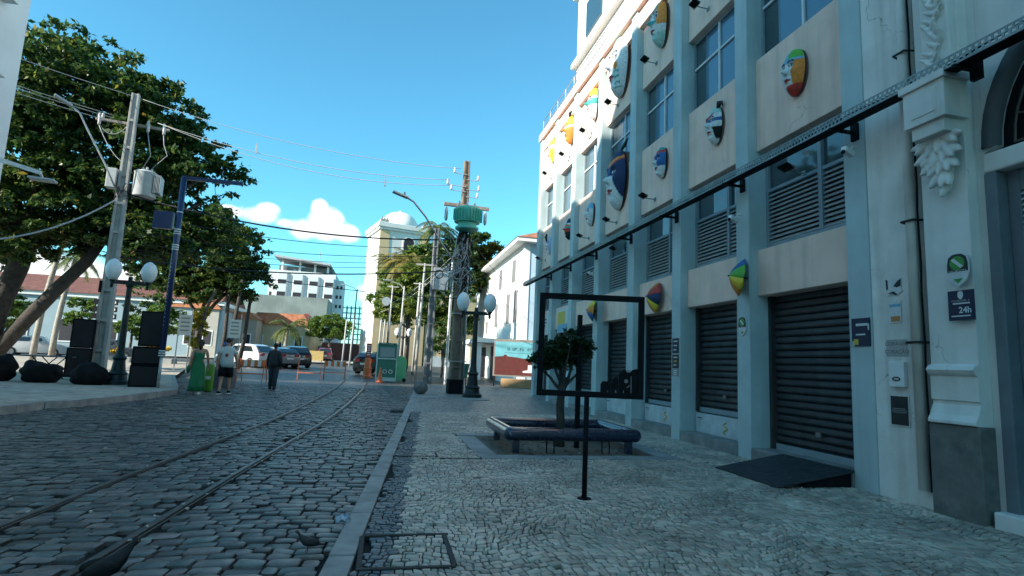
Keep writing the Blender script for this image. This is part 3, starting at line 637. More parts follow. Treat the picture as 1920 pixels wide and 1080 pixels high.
# ================================================================== carnival masks
m_mask = M('painted_mask', vcol='Col', rough=.6, var=.18, scale=22, spec=.3, bump=.15, bscale=30)
SK = dict(white=(.62, .66, .66), teal=(.05, .32, .3), orange=(.72, .24, .04), red=(.5, .05, .04), navy=(.01, .03, .09), blue=(.03, .12, .32), sky=(.18, .4, .55), yellow=(.75, .55, .05), green=(.12, .42, .06), pink=(.65, .25, .22), black=(.01, .01, .012), lime=(.45, .6, .05), mint=(.35, .55, .5), lilac=(.4, .45, .6))
def g2(u, v, a, b, su, sv): return math.exp(-((u - a) / su) ** 2 - ((v - b) / sv) ** 2)
def mask(label, c, h, asp, paint, smile=0., deep=.34, hat=0., plume=None):
    """local: u to viewer's right, v up, both -1..1; relief towards the street"""
    o = thing('carnival_mask', label, 'mask', c, 0, 'carnival masks on the pink panels'); Wd, H = h * asp / 2, h / 2; nu_, nv_ = 36, 54; V = []; Cc = []
    for j in range(nv_ + 1):
        v = -1 + 2 * j / nv_
        hw = math.sqrt(max(0, 1 - abs(v) ** (2.3 if v > 0 else 1.75))) ** (.9) * (1 if v > 0 else (1 - .12 * abs(v)))
        for i in range(nu_ + 1):
            s = -1 + 2 * i / nu_; u = s * hw
            d = math.sqrt(max(0, 1 - (s * .97) ** 2)) * math.sqrt(max(0, 1 - (abs(v) * .93) ** 2)) * .75
            d += .2 * g2(u, v, 0, -.07, .15, .1) + .22 * max(0, 1 - (u / (.1 + .1 * max(0, .3 - v)) ) ** 2) * max(0, min(1, (v + .17) / .06)) * max(0, min(1, (.34 - v) / .42)) # nose
            d += .12 * (g2(u, v, -.34, .38, .24, .08) + g2(u, v, .34, .38, .24, .08))                                                   # brows
            d -= .16 * (g2(u, v, -.34, .2, .17, .1) + g2(u, v, .34, .2, .17, .1)); d += .09 * (g2(u, v, -.34, .2, .09, .05) + g2(u, v, .34, .2, .09, .05))
            vm = v + .42 - smile * u * u * 1.4
            d += .13 * math.exp(-((vm - .045) / .045) ** 2) * math.exp(-(u / .24) ** 4) + .14 * math.exp(-((vm + .05) / .05) ** 2) * math.exp(-(u / .2) ** 4) - .07 * math.exp(-(vm / .02) ** 2) * math.exp(-(u / .24) ** 4)
            d += .17 * g2(u, v, 0, -.74, .2, .12) + .1 * (g2(u, v, -.5, -.1, .2, .2) + g2(u, v, .5, -.1, .2, .2)); d += hat * (.12 if v > .5 else 0)
            V.append((-d * h * deep, -u * Wd, v * H))
            k = paint(u, v)
            if k is None: k = 'white'
            e = min(((abs(u) - .34) / .15) ** 2 + ((v - .2) / .05) ** 2, 9); p_ = ((abs(u) - .34) / .055) ** 2 + ((v - .2) / .05) ** 2
            if p_ < 1: k = 'black'
            elif e < 1: k = 'white'
            elif e < 1.9: k = 'navy'
            elif abs(v - .37 + .35 * (abs(u) - .34) ** 2) < .032 and abs(abs(u) - .36) < .22: k = 'navy'
            elif abs(vm) < .1 * (1 - (u / .27) ** 2): k = 'black' if abs(vm) < .016 else ('red' if not callable(getattr(paint, 'lip', None)) else 'lime')
            Cc.append((*SK[k], 1))
    n = nu_ + 1; F = [(j * n + i, j * n + i + 1, (j + 1) * n + i + 1, (j + 1) * n + i) for j in range(nv_) for i in range(nu_)]
    bk = len(V); edge = [j * n for j in range(nv_ + 1)] + [j * n + nu_ for j in range(nv_, -1, -1)]
    me = bpy.data.meshes.new('face'); me.from_pydata(V, [], F); me.materials.append(m_mask); at = me.color_attributes.new('Col', 'FLOAT_COLOR', 'POINT'); at.data.foreach_set('color', np.array(Cc, dtype=np.float32).ravel()); me.shade_smooth()
    bm = bmesh.new(); bm.from_mesh(me); bmesh.ops.recalc_face_normals(bm, faces=bm.faces); bm.to_mesh(me); bm.free()
    link('face', me, o)
    b = B(); b.prism([( -(math.sqrt(max(0, 1 - abs(v) ** (2.3 if v > 0 else 1.75))) ** .9) * s * Wd * .99, v * H * .99) for s, vs in ((1, [-1 + i / 12 for i in range(25)]), (-1, [1 - i / 12 for i in range(1, 24)])) for v in vs], lambda a, b_, d: (d, a, b_), .13); b.build('rim', M('mask_edge', (.2, .12, .1), .6), o)
    if plume: b = B(); b.tube(plume, [.03, .05, .03, .008][:len(plume)] if len(plume) <= 4 else .02, 8); b.build('plume', M('plume_dark', (.02, .03, .03), .6), o, smooth=True)
    return o
X0 = 5.85
mask('pale mask with green brow, orange cheek and red chin, nearest of the row', (X0, 6.97, 6.0), .74, .62, lambda u, v: 'red' if v < -.62 and u > -.25 else 'orange' if u > .45 + .2 * v and v < .35 else 'green' if v > .45 and u > .05 else 'sky' if v > .3 else 'white')
mask('white mask with red feather brow and blue band across the eyes', (X0, 9.08, 6.03), .74, .6, lambda u, v: 'blue' if .1 < v < .27 else 'red' if abs(v - .38 - .25 * u) < .09 and u < .5 else 'black' if u > .45 and -.75 < v < -.2 else 'mint' if v > .55 else 'white', plume=[(-.05, -.1, .3), (-.06, -.16, .4), (-.05, -.22, .38), (-.04, -.24, .3)])
mask('blue mask with white jaw and red headband under a green top', (X0, 11.2, 6.05), .72, .6, lambda u, v: 'teal' if v > .72 else 'red' if v > .55 else 'blue' if v > -.3 + .5 * (u < -.1) * .9 and not (abs(u) < .18 and v < .1) else 'white', smile=.4)
mask('giant navy and white mask with orange headband, in the lower row', (X0, 13.55, 6.38), 1.62, .6, lambda u, v: 'navy' if v > .62 + .12 * u else 'orange' if v > .47 + .2 * u else 'red' if v > .41 + .2 * u else ('blue' if u < .1 and v > .05 else 'navy' if (v > .05 or u > .42 - .35 * v * (v < 0)) and not (abs(u) < .2 and v < .1) else 'navy' if v > .3 else 'white'), deep=.27, plume=[(-.1, -.25, .75), (-.08, -.38, .82), (-.05, -.46, .95), (-.02, -.5, 1.0)])
mask('plain pale mask with thin dark eyes, two panels past the giant navy one', (X0, 15.62, 5.98), .72, .6, lambda u, v: 'sky' if v > .4 else 'white')
mask('patchwork mask in orange, green, red and black under a pale top', (X0, 17.62, 5.98), .74, .6, lambda u, v: 'black' if v < -.35 and u > 0 else 'red' if v < -.02 and u > -.1 else 'teal' if v < .15 and u > .1 else 'orange' if v < .3 else 'navy' if v > .45 and u > .1 else 'white')
mask('pale lilac mask at the far end of the lower row', (X0, 19.8, 5.85), .72, .6, lambda u, v: 'lilac' if v > .2 or u > .4 else 'white', plume=[(-.18, .04, .15), (-.22, .02, .3), (-.2, 0, .42)])
mask('grinning mask with tall green hat and orange side, in the upper row', (X0, 11.25, 9.42), 1.12, .52, lambda u, v: ('orange' if u > .35 else 'teal') if v > .42 else 'orange' if u > .55 and v > -.2 else 'teal' if -.12 < v < .06 and u > 0 else 'mint' if v < -.5 else 'white', smile=.7)
mask('giant white mask with orange cheek flower and dark leaves, in the upper row', (X0, 13.55, 9.58), 1.72, .6, lambda u, v: 'orange' if ((u - .48) / .16) ** 2 + ((v + .12) / .12) ** 2 < 1 else 'teal' if abs(u - .4 - .3 * (v + .5)) < .16 and -.8 < v < -.25 and math.sin(v * 38 + 6 * abs(u - .4 - .3 * (v + .5))) > .3 else 'mint' if v > .55 else 'lilac' if abs(u) < .14 and -.15 < v < .2 else 'white', deep=.27)
mask('grinning mask with yellow forehead and teal cheeks, half in shade', (X0, 15.52, 9.42), 1.02, .52, lambda u, v: 'yellow' if v > .4 and u > -.1 else 'pink' if v > .3 else 'teal' if -.15 < v < .2 else 'white', smile=.7)
mask('sunlit mask with teal plume and bright orange jaw', (X0, 17.75, 9.5), 1.02, .52, lambda u, v: 'orange' if v < .05 and u > -.1 else 'teal' if v > .55 and abs(u) < .25 else 'yellow' if v > .2 else 'white', plume=[(-.12, -.05, .42), (-.16, -.12, .55), (-.1, -.18, .62)])
mask('sunlit mask with lime brow and yellow cheek at the far end', (X0, 19.8, 9.5), .98, .52, lambda u, v: 'lime' if v > .4 else 'yellow' if u > .25 and v < .1 else 'white')
# ---- frevo umbrellas
def parasol(label, c, r, cols, tilt):
    o = thing('frevo_umbrella', label, 'umbrella', c, 0, 'small frevo umbrellas on the front')
    for k in range(8):
        b = B(); P = []
        for i in range(7):
            t = i / 6; rr = r * t; xx = -.62 * r * (1 - t ** 1.8)
            for s in (0, .5, 1):
                a = 2 * PI * (k + s) / 8 + .2; q = rr * (1 - .07 * (s == .5) * t); P.append((xx + .04 * (s == .5) * t * r, q * math.cos(a), q * math.sin(a)))
        b.add(P, [(i * 3 + s, i * 3 + s + 1, (i + 1) * 3 + s + 1, (i + 1) * 3 + s) for i in range(6) for s in range(2)])
        q = b.build('panel', M('umbrella_' + cols[k], SK[cols[k]], .6, var=.06), o, smooth=True)
        q.modifiers.new('solid', 'SOLIDIFY').thickness = .006
    b = B(); b.cyl((-.7 * r, 0, 0), (.3 * r, 0, 0), .012, n=8); b.build('shaft', m_black, o)
    for ch in o.children: ch.rotation_euler = tilt
    return o
uc = ['orange', 'green', 'blue', 'yellow', 'red', 'green', 'blue', 'yellow']
parasol('small blue, green, red and yellow umbrella fixed to the second pilaster', (5.6, 8.02, 2.98), .31, ['red', 'yellow', 'orange', 'yellow', 'green', 'blue', 'teal', 'navy'][::-1], (0, .15, -.5))
parasol('small orange, green, navy and yellow umbrella flat on the pink fascia', (5.83, 11.4, 3.02), .36, ['teal', 'orange', 'red', 'navy', 'yellow', 'red', 'yellow', 'navy'], (.4, .1, -.25))
parasol('small yellow and navy umbrella seen through the black photo frame', (5.6, 14.62, 2.98), .32, ['yellow', 'navy', 'yellow', 'orange', 'blue', 'navy', 'teal', 'navy'], (.2, .1, -.4))
# ---- floodlights on short arms
def flood(label, c, arm=.3):
    o = thing('floodlight', label, 'floodlight', c, 0, 'floodlights under the masks')
    b = B(); b.box((-arm, 0, 0), (.16, .2, .045), ry=.35); b.build('lamp_body', m_black, o, bevel=.008)
    b = B(); b.box((-arm + .004, 0, .026), (.135, .175, .006), ry=.35); b.build('lens', glassmat('lamp_glass', (.1, .11, .12), .15), o)
    b = B(); b.tube([(-arm, -.12, .0), (-arm + .06, -.12, -.05), (-arm + .06, .12, -.05), (-arm, .12, 0)], .008, 5); b.tube([(-arm + .06, 0, -.05), (0, 0, -.06)], .012, 6); b.box((0, 0, -.06), (.02, .08, .08)); b.build('bracket', m_tray, o)
    return o
for lab, c in (('small black floodlight under the tray by the nearest louvred window', (5.95, 7.0, 4.5)), ('small black floodlight at the top edge, on the second upper panel', (5.86, 9.4, 8.7)), ('small black floodlight under the green-hatted mask', (5.86, 11.6, 8.72)),
               ('small black floodlight under the giant white mask', (5.86, 13.85, 8.7)), ('small black floodlight under the blue mask with white jaw', (5.86, 11.6, 5.38)), ('small black floodlight under the giant navy mask', (5.86, 13.8, 5.36)),
               ('small black floodlight under the plain pale mask', (5.86, 15.9, 5.37)), ('small black floodlight under the half-shaded yellow mask', (5.86, 15.9, 8.72)), ('small black floodlight under the sunlit orange-jawed mask', (5.86, 18.0, 8.72)), ('small black floodlight under the farthest lime-browed mask', (5.86, 20.1, 8.72)), ('small black floodlight under the tray by the fourth louvred window', (5.95, 13.5, 4.52)), ('small black floodlight arm by the far lilac mask', (5.86, 20.6, 5.5))): flood(lab, c)
# small security cameras on pilasters
for lab, c in (('small white security camera on the pilaster beside the umbrella', (5.68, 8.14, 4.0)), ('small white security camera on the pilaster near the white wall', (5.68, 5.75, 4.28)), ('small white security camera on a far pilaster above the photo frame', (5.68, 14.75, 4.05))):
    o = thing('security_camera', lab, 'camera', c, 0, 'security cameras on the front')
    B().box((-.16, -.03, -.03), (.2, .075, .075), rz=.3, ry=.2).build('housing', m_white, o, bevel=.012); B().cyl((-.26, -.06, -.055), (-.265, -.062, -.056), .028, n=10).build('lens', m_black, o); B().tube([(0, 0, .06), (-.06, 0, .06), (-.12, -.01, 0)], .014, 6).build('arm', m_white, o)
# ================================================================== signs, posters and badges on the fronts
def board(name, label, cat, c, w_, h_, mat, t=.012, group=None, outline=None):
    o = thing(name, label, cat, c, 0, group)
    if outline: B().prism(outline, lambda a, b_, d: (-d, -a, b_), t).build('panel', mat, o, bevel=.002)
    else: B().bx(-t, 0, -w_ / 2, w_ / 2, -h_ / 2, h_ / 2).build('panel', mat, o)
    return o
pm = lambda n, c, r=.5: M('print_' + n, c, r, var=.1, scale=20)
p_navy, p_wht, p_grn, p_dk, p_yel, p_org, p_sky, p_red, p_gry = pm('navy', (.012, .016, .05)), pm('white', (.62, .63, .62)), pm('green', (.06, .28, .05)), pm('dark', (.015, .02, .022)), pm('yellow', (.6, .45, .06)), pm('orange', (.5, .2, .06)), pm('sky', (.12, .38, .55)), pm('red', (.3, .04, .03)), pm('grey', (.25, .25, .25))
shield = [(-.095, .13), (-.05, .16), (0, .165), (.05, .16), (.095, .13), (.11, .06), (.112, -.02), (.09, -.09), (.05, -.135), (0, -.17), (-.05, -.135), (-.09, -.09), (-.112, -.02), (-.11, .06)][::-1]
def shieldsign(label, c, s=1.):
    o = board('shield_sign', label, 'sign', c, 0, 0, p_wht, .014, 'shield-shaped security signs', [(a * s, b_ * s) for a, b_ in shield])
    B().prism([(a * s * .93, b_ * s * .95) for a, b_ in shield if b_ > -.03] , lambda a, b_, d: (-.0145 - d, -a, b_), .002).build('dark_field', p_dk, o)
    B().prism([(.0 + .075 * s * math.cos(t * PI / 8), .065 * s + .07 * s * math.sin(t * PI / 8)) for t in range(16)], lambda a, b_, d: (-.017 - d, -a, b_), .002).build('emblem', p_grn, o)
    B().prism([(-.06 * s, .1 * s), (-.03 * s, .115 * s), (.06 * s, .03 * s), (.03 * s, .015 * s)][::-1], lambda a, b_, d: (-.0195 - d, -a, b_), .002).build('emblem_stripe', p_wht, o)
    B().prism([(-.05 * s, -.09 * s), (.05 * s, -.09 * s), (.0, -.135 * s)][::-1], lambda a, b_, d: (-.0145 - d, -a, b_), .002).build('tip', p_grn, o)
    text('lettering', 'GRUPOSZA', .036 * s, (-.0175, 0, -.018 * s), p_wht, o); return o
shieldsign('green and black shield-shaped sign on the old white pilaster', (5.585, 4.47, 2.56), 1.02)
shieldsign('green and black shield-shaped sign on the second blue pilaster', (5.695, 8.14, 2.2), .95)
o = board('security_sign', 'dark square sign reading 24h on the old white pilaster', 'sign', (5.585, 4.46, 2.2), .26, .3, p_navy)
text('lettering', '24h', .085, (-.0135, -.04, -.05), p_wht, o, bold=.002); B().bx(-.014, -.0125, -.09, .1, -.112, -.1).build('line', p_wht, o); B().bx(-.014, -.0125, -.09, .08, .012, .026).build('line', p_wht, o); strokes('lettering', .18, .022, (-.0135, 0, .045), p_gry, o, seed=3)
B().prism([(a * .25, .1 + b_ * .25) for a, b_ in shield], lambda a, b_, d: (-.0125 - d, -a, b_), .002).build('emblem', p_wht, o)
o = board('poster', 'purple and dark poster with torn corner on the blue pilaster by the nearest shutter', 'poster', (5.695, 5.8, 2.0), .27, .34, p_navy)
for y0, z0, w_, h_, mm in ((-.02, .09, .17, .03, p_wht), (0, -.03, .14, .018, p_wht), (.07, -.12, .07, .07, p_yel), (.11, -.14, .03, .06, p_wht), (-.12, .06, .02, .08, p_wht)): B().bx(-.0145, -.0125, y0 - w_ / 2, y0 + w_ / 2, z0 - h_ / 2, z0 + h_ / 2).build('print', mm, o)
o = board('poster', 'torn black and white poster, topmost on the old white wall', 'poster', (5.705, 5.33, 2.5), 0, 0, p_wht, .006, None, [(-.1, .1), (-.06, .08), (.02, .11), (.1, .09), (.09, 0), (.11, -.06), (.05, -.1), (-.02, -.08), (-.09, -.1), (-.1, -.02)][::-1])
B().prism([(-.1, .1), (-.075, .085), (-.07, -.02), (-.095, -.03)][::-1], lambda a, b_, d: (-.0065 - d, -a, b_), .002).build('print', p_dk, o); B().prism([(.0, .01), (.05, .06), (.1, .09), (.09, 0), (.04, -.01)][::-1], lambda a, b_, d: (-.0065 - d, -a, b_), .002).build('print', p_dk, o); B().prism([(-.08, -.07), (0, -.05), (.05, -.09), (.03, -.1), (-.02, -.075)][::-1], lambda a, b_, d: (-.0065 - d, -a, b_), .002).build('print', p_dk, o)
o = board('poster', 'small pale poster with brown foot below the torn one', 'poster', (5.705, 5.32, 2.21), .15, .25, p_wht, .006)
B().bx(-.008, -.0065, -.07, .07, .06, .09).build('print', p_sky, o); B().bx(-.008, -.0065, -.06, .06, -.11, -.05).build('print', p_org, o)
o = board('stencil_mark', 'faded stencilled words on the old white wall above the pale box', 'graffiti', (5.707, 5.33, 1.8), .27, .19, M('stencil_ground', (.4, .4, .385), .85, var=.15, scale=9), .002)
text('lettering', 'CORAGEM', .062, (-.0035, .0, .045), pm('stencil', (.2, .18, .16)), o, bold=.001); text('lettering', 'CORAÇÃO', .062, (-.0035, 0, -.045), pm('stencil', (.2, .18, .16)), o, bold=.001)
o = thing('utility_box', 'small pale wall box with an oval handle above the black plaque', 'box', (5.71, 5.31, 1.5)); B().bx(-.05, 0, -.1, .1, -.14, .14).build('case', m_white, o, bevel=.008); B().tube([(-.052, .045 * math.cos(a * PI / 8), -.05 + .018 * math.sin(a * PI / 8)) for a in range(17)], .008, 6).build('handle', m_iron, o)
o = board('plaque', 'black plaque with white rim low on the old white wall', 'plaque', (5.705, 5.32, 1.1), .24, .34, p_wht, .008)
B().bx(-.012, -.0085, -.108, .108, -.158, .158).build('face', p_dk, o)
for z, w_ in ((.02, .16), (.0, .18), (-.02, .17)): B().bx(-.0135, -.0122, -w_ / 2, w_ / 2, z - .004, z + .004).build('line', p_gry, o)
for z, hh, mm, lab in ((1.93, .3, p_navy, 'dark poster with pale lines, topmost on the third blue pilaster'), (1.62, .27, p_dk, 'black poster with a yellow line, middle of the third blue pilaster'), (1.4, .14, p_gry, 'grey strip poster, lowest on the third blue pilaster')):
    o = board('poster', lab, 'poster', (5.695, 10.31, z), .25, hh, mm, .006)
    for i in range(3): B().bx(-.0085, -.0065, -.08 + .02 * i, .07, hh * (.3 - .28 * i) - .012, hh * (.3 - .28 * i) + .012).build('print', (p_wht, p_yel, p_wht)[i] if mm is p_dk else p_wht, o)
o = board('poster', 'pale torn poster on the fourth blue pilaster above the photo frame silhouettes', 'poster', (5.695, 12.5, 1.2), .22, .42, p_gry, .006); B().bx(-.0085, -.0065, -.06, .06, .1, .13).build('print', p_wht, o); B().bx(-.0085, -.0065, -.02, .08, -.1, .04).build('print', p_dk, o)
o = board('shop_sign', 'white sign board with dark lines over a far shop door', 'sign', (5.86, 20.1, 2.93), 1.6, .78, p_wht, .05)
for z, a, c in ((.18, -.15, .65), (.06, -.15, .6), (-.07, -.05, .6), (-.2, .25, .58)): B().bx(-.056, -.051, a, c, z - .03, z + .03).build('print', p_sky if False else pm('slate', (.03, .08, .12)), o)
o = board('shop_sign', 'yellow and blue sign board over a shop door behind the young tree', 'sign', (5.86, 18.0, 2.95), 1.2, .8, p_wht, .05)
B().bx(-.056, -.051, -.2, .55, -.12, .3).build('print', p_yel, o); B().bx(-.0565, -.051, -.6, .55, -.38, -.13).build('print', p_sky, o)
# yellow scrawl on two flood boards
for k in (1, 2):
    y0, y1 = bay(k); b = B(); b.tube([(6.017, (y0 + y1) / 2 - .1 + .07 * math.sin(i * 1.1), .36 + i * .022) for i in range(10)], .012, 5); o = b.build('graffiti', pm('scrawl', (.6, .42, .05)), smooth=True); tag(o, ['yellow scrawl on the flood board of the second shutter', 'yellow scrawl on the flood board of the third shutter'][k - 1], 'graffiti')
# ---- ramp
o = thing('shutter_ramp', 'dark metal ramp leading up to the nearest shutter', 'ramp', (5.2, 6.6, .12))
B((5.2, 6.6, .12)).prism([(4.62, .125), (4.62, .135), (5.7, .325), (5.7, .3)], lambda a, b_, d: (a, 5.98 + d, b_), 1.28).build('plate', M('ramp_steel', (.035, .04, .045), .6, .3, var=.25, scale=6, bump=.3, bscale=80), o)
B((5.2, 6.6, .12)).prism([(5.0, .1), (5.68, .1), (5.68, .28), (5.05, .17)], lambda a, b_, d: (a, 6.02 + d, b_), .04).build('stringer', m_black, o)
# ================================================================== bench, young tree, photo frame
m_navy = M('navy_gloss_paint', (.012, .018, .045), .22, .0, var=.15, scale=6, spec=.7, coat=.5)
bc = (2.97, 9.25, .12)
o = thing('square_bench', 'square navy tubular bench standing round the young tree', 'bench', bc)
x0, x1, y0, y1, zt, r = 1.97, 4.0, 8.5, 10.0, .385, .1
for nm, a, c in (('seat_tube', (x0, y0), (x1, y0)), ('seat_tube', (x1, y0), (x1, y1)), ('seat_tube', (x1, y1), (x0, y1)), ('seat_tube', (x0, y1), (x0, y0))):
    b = B(bc); b.tube([(a[0], a[1], zt), near((a[0], a[1], zt), (c[0], c[1], zt), .5), (c[0], c[1], zt)], r * (1.0 if a[0] != c[0] else .997), 20); b.build(nm, m_navy, o, auto=40)
for x, y in ((x0, y0), (x1, y0), (x1, y1), (x0, y1)):
    B(bc).ell((x, y, zt), (r * .99,) * 3, 16, 10).build('corner', m_navy, o, smooth=True)
for x, y in ((x0 + .1, y0 + .03), (x1 - .1, y0 + .03), (x1 - .1, y1 - .03), (x0 + .1, y1 - .03)): B(bc).bx(x - .05, x + .05, y - .05, y + .05, .08, zt - .06).build('leg', m_navy, o, bevel=.006)
for x in (2.55, 3.45): B(bc).tube([(x, 8.52, .32), (x, 8.5, .1), (x + .12, 8.5, .1), (x + .12, 8.52, .32)], .012, 6).build('hoop', m_black, o)
m_bark = M('bark', (.1, .085, .07), .95, var=.35, scale=6, bump=.8, bscale=18)
m_bark2 = M('dark_bark', (.055, .048, .042), .95, var=.35, scale=6, bump=.8, bscale=14)
LG = leafmat('almond_leaf', [(0, (.018, .045, .012)), (.5, (.03, .075, .018)), (.85, (.055, .11, .022)), (.95, (.16, .19, .03)), (1, (.22, .16, .03))])
LD = leafmat('dark_leaf', [(0, (.01, .03, .012)), (.6, (.02, .05, .018)), (1, (.04, .08, .02))], .2)
LB = leafmat('bright_leaf', [(0, (.04, .09, .015)), (.6, (.08, .15, .025)), (1, (.17, .24, .04))])
LY = leafmat('yellow_leaf', [(0, (.16, .17, .02)), (.6, (.32, .29, .03)), (1, (.45, .38, .05))])
LP = leafmat('palm_leaf', [(0, (.05, .08, .02)), (.6, (.1, .13, .035)), (1, (.22, .2, .06))])
def crown(name, blobs, leaf, mat, parent, off, clump=26, spread=.45, seed=1, asp=.45, shell=.55, lobe=.3):
    """blobs: (centre, radii, leaf count). Each ellipsoid carries lobes on its skin; leaves sit in rosettes on the lobes, mostly on their upper side."""
    R_ = np.random.default_rng(seed); Vs = []
    def unit(n): d = R_.normal(size=(n, 3)); return d / np.linalg.norm(d, axis=1)[:, None]
    for c, r, n in blobs:
        r = np.array(r); k = max(4, n // clump); nl = max(5, int(k / 9)); lr = lobe * r.min() * R_.uniform(.7, 1.4, nl)
        ld = unit(nl); lc = np.array(c) + ld * r * (shell + (1 - shell) * R_.random((nl, 1))) * R_.uniform(.85, 1.06, (nl, 1))
        w_ = R_.integers(0, nl, k); d = unit(k); d[:, 2] = np.where(R_.random(k) < .75, np.abs(d[:, 2]), d[:, 2])
        cc = lc[w_] + d * lr[w_][:, None] * np.array([1, 1, .75]) * R_.uniform(.7, 1.05, (k, 1))
        m_ = k * clump; u = unit(m_); rad = R_.random((m_, 1)) ** .5 * spread * R_.uniform(.6, 1.2, (k, 1)).repeat(clump, 0)
        ctr = np.repeat(cc, clump, 0) + u * rad * np.array([1, 1, .5])
        a = u + .6 * R_.normal(size=(m_, 3)) * np.array([1, 1, .6]); a /= np.linalg.norm(a, axis=1)[:, None]
        up = R_.normal(size=(m_, 3)) * .6 + np.array([0, 0, 1.]); b = np.cross(up, a); b /= np.linalg.norm(b, axis=1)[:, None]
        nrm = np.cross(a, b); s = leaf * R_.uniform(.6, 1.35, (m_, 1))
        p0 = ctr - a * s; p1 = ctr + b * s * asp + nrm * s * .1; p2 = ctr + a * s; p3 = ctr - b * s * asp + nrm * s * .1
        Vs.append(np.stack([p0, p1, p2, p3], 1).reshape(-1, 3))
    V = np.concatenate(Vs) - np.array(off); nq = len(V) // 4
    me = bpy.data.meshes.new(name); me.vertices.add(len(V)); me.vertices.foreach_set('co', V.astype(np.float32).ravel()); me.loops.add(len(V)); me.loops.foreach_set('vertex_index', np.arange(len(V), dtype=np.int32)); me.polygons.add(nq); me.polygons.foreach_set('loop_start', np.arange(0, len(V), 4, dtype=np.int32)); me.materials.append(mat); me.update(); me.validate()
    return link(name, me, parent)
def limb(b, pts, r0, r1, n=8): 
    k = len(pts); b.tube(pts, [r0 + (r1 - r0) * i / (k - 1) for i in range(k)], n)
def wig(a, c, n, amp, seed=0):
    R_ = random.Random(seed); return [tuple(a[j] + (c[j] - a[j]) * i / n + (R_.uniform(-amp, amp) if 0 < i < n else 0) for j in range(3)) for i in range(n + 1)]
tb = (3.0, 9.25, .11)
o = thing('young_tree', 'young dark leafy tree growing inside the square bench', 'tree', tb)
b = B(tb); limb(b, [(3.0, 9.25, .08), (3.01, 9.25, .4), (2.98, 9.25, .8), (3.04, 9.24, 1.25)], .085, .06, 10); 
for q in ((2.75, 9.2, 1.7), (3.3, 9.3, 1.8), (3.05, 9.0, 1.95), (2.6, 9.35, 1.45), (3.35, 9.15, 1.5), (3.0, 9.5, 1.9)): limb(b, wig((3.02, 9.24, 1.0), q, 4, .03, int(q[0] * 100)), .035, .008, 6)
b.build('trunk', m_bark2, o, smooth=True)
crown('crown', [((2.95, 9.25, 1.65), (.4, .36, .34), 2600), ((3.28, 9.25, 1.75), (.24, .28, .36), 1800), ((2.68, 9.2, 1.5), (.28, .3, .3), 1800)], .04, LD, o, tb, 12, .09, 5, .5, .15, .45)
b = B(tb); b.bx(3.2, 3.27, 9.05, 9.12, .1, 2.3); b.build('stake', m_black, o)
# photo frame on a post, with cut-out silhouettes
fo = (2.08, 5.57, .12)
o = thing('photo_frame', 'black square frame on a post with camera silhouettes along its lower edge', 'frame', fo, -.228)
ft, fw, fh, z0 = .06, 1.095, 1.06, 1.0
B().cyl((0, 0, 0), (0, 0, z0), .026, n=16).build('post', m_black, o, smooth=True); B().lathe([(.07, 0), (.07, .008), (.03, .012)], (0, 0, 0), 18).build('base_plate', m_black, o)
x0 = -fw / 2 + .03
for nm, a in (('bottom_bar', (x0, x0 + fw, -.02, .02, z0, z0 + ft)), ('top_bar', (x0, x0 + fw, -.02, .02, z0 + fh - ft, z0 + fh)), ('side_bar', (x0, x0 + ft, -.02, .02, z0 + ft, z0 + fh - ft)), ('side_bar', (x0 + fw - ft, x0 + fw, -.02, .02, z0 + ft, z0 + fh - ft))): B().bx(*a).build(nm, m_black, o, bevel=.004)
zz = z0 + ft; xr = x0 + fw - ft
def cut(pts, nm, mat=m_black, dd=0.): B().prism(pts, lambda a, b_, d: (xr - a, -.008 + dd + d, zz + b_), .012).build(nm, mat, o)
cut([(.38, 0), (.38, .08), (.36, .11), (.3, .11), (.28, .08), (.28, 0)], 'silhouette'); cut([(.27, .0), (.27, .09), (.25, .14), (.22, .17), (.2, .14), (.2, 0)], 'silhouette'); cut([(.195, 0), (.195, .19), (.15, .24), (.13, .24), (.11, .21), (.08, .21), (.05, .24), (.0, .25), (.0, 0)], 'silhouette')
B().lathe([(.02, 0), (.02, .008), (.008, .008), (.008, .001)], (0, 0, 0), 16).build('lens_ring', p_gry, o).rotation_euler = (PI / 2, 0, 0); COL.objects[-1].location = (xr - .12, -.0095, zz + .12)
for q in ([(.072, .0), (.072, .17), (.066, .17), (.066, 0)], [(.11, .05), (.08, .075), (.08, .083), (.112, .06)], [(.235, .0), (.225, .03), (.215, 0)], [(.31, .0), (.307, .025), (.303, 0)], [(.15, 0), (.145, .03), (.14, 0)]): cut(q, 'silver_detail', p_gry, -.006)
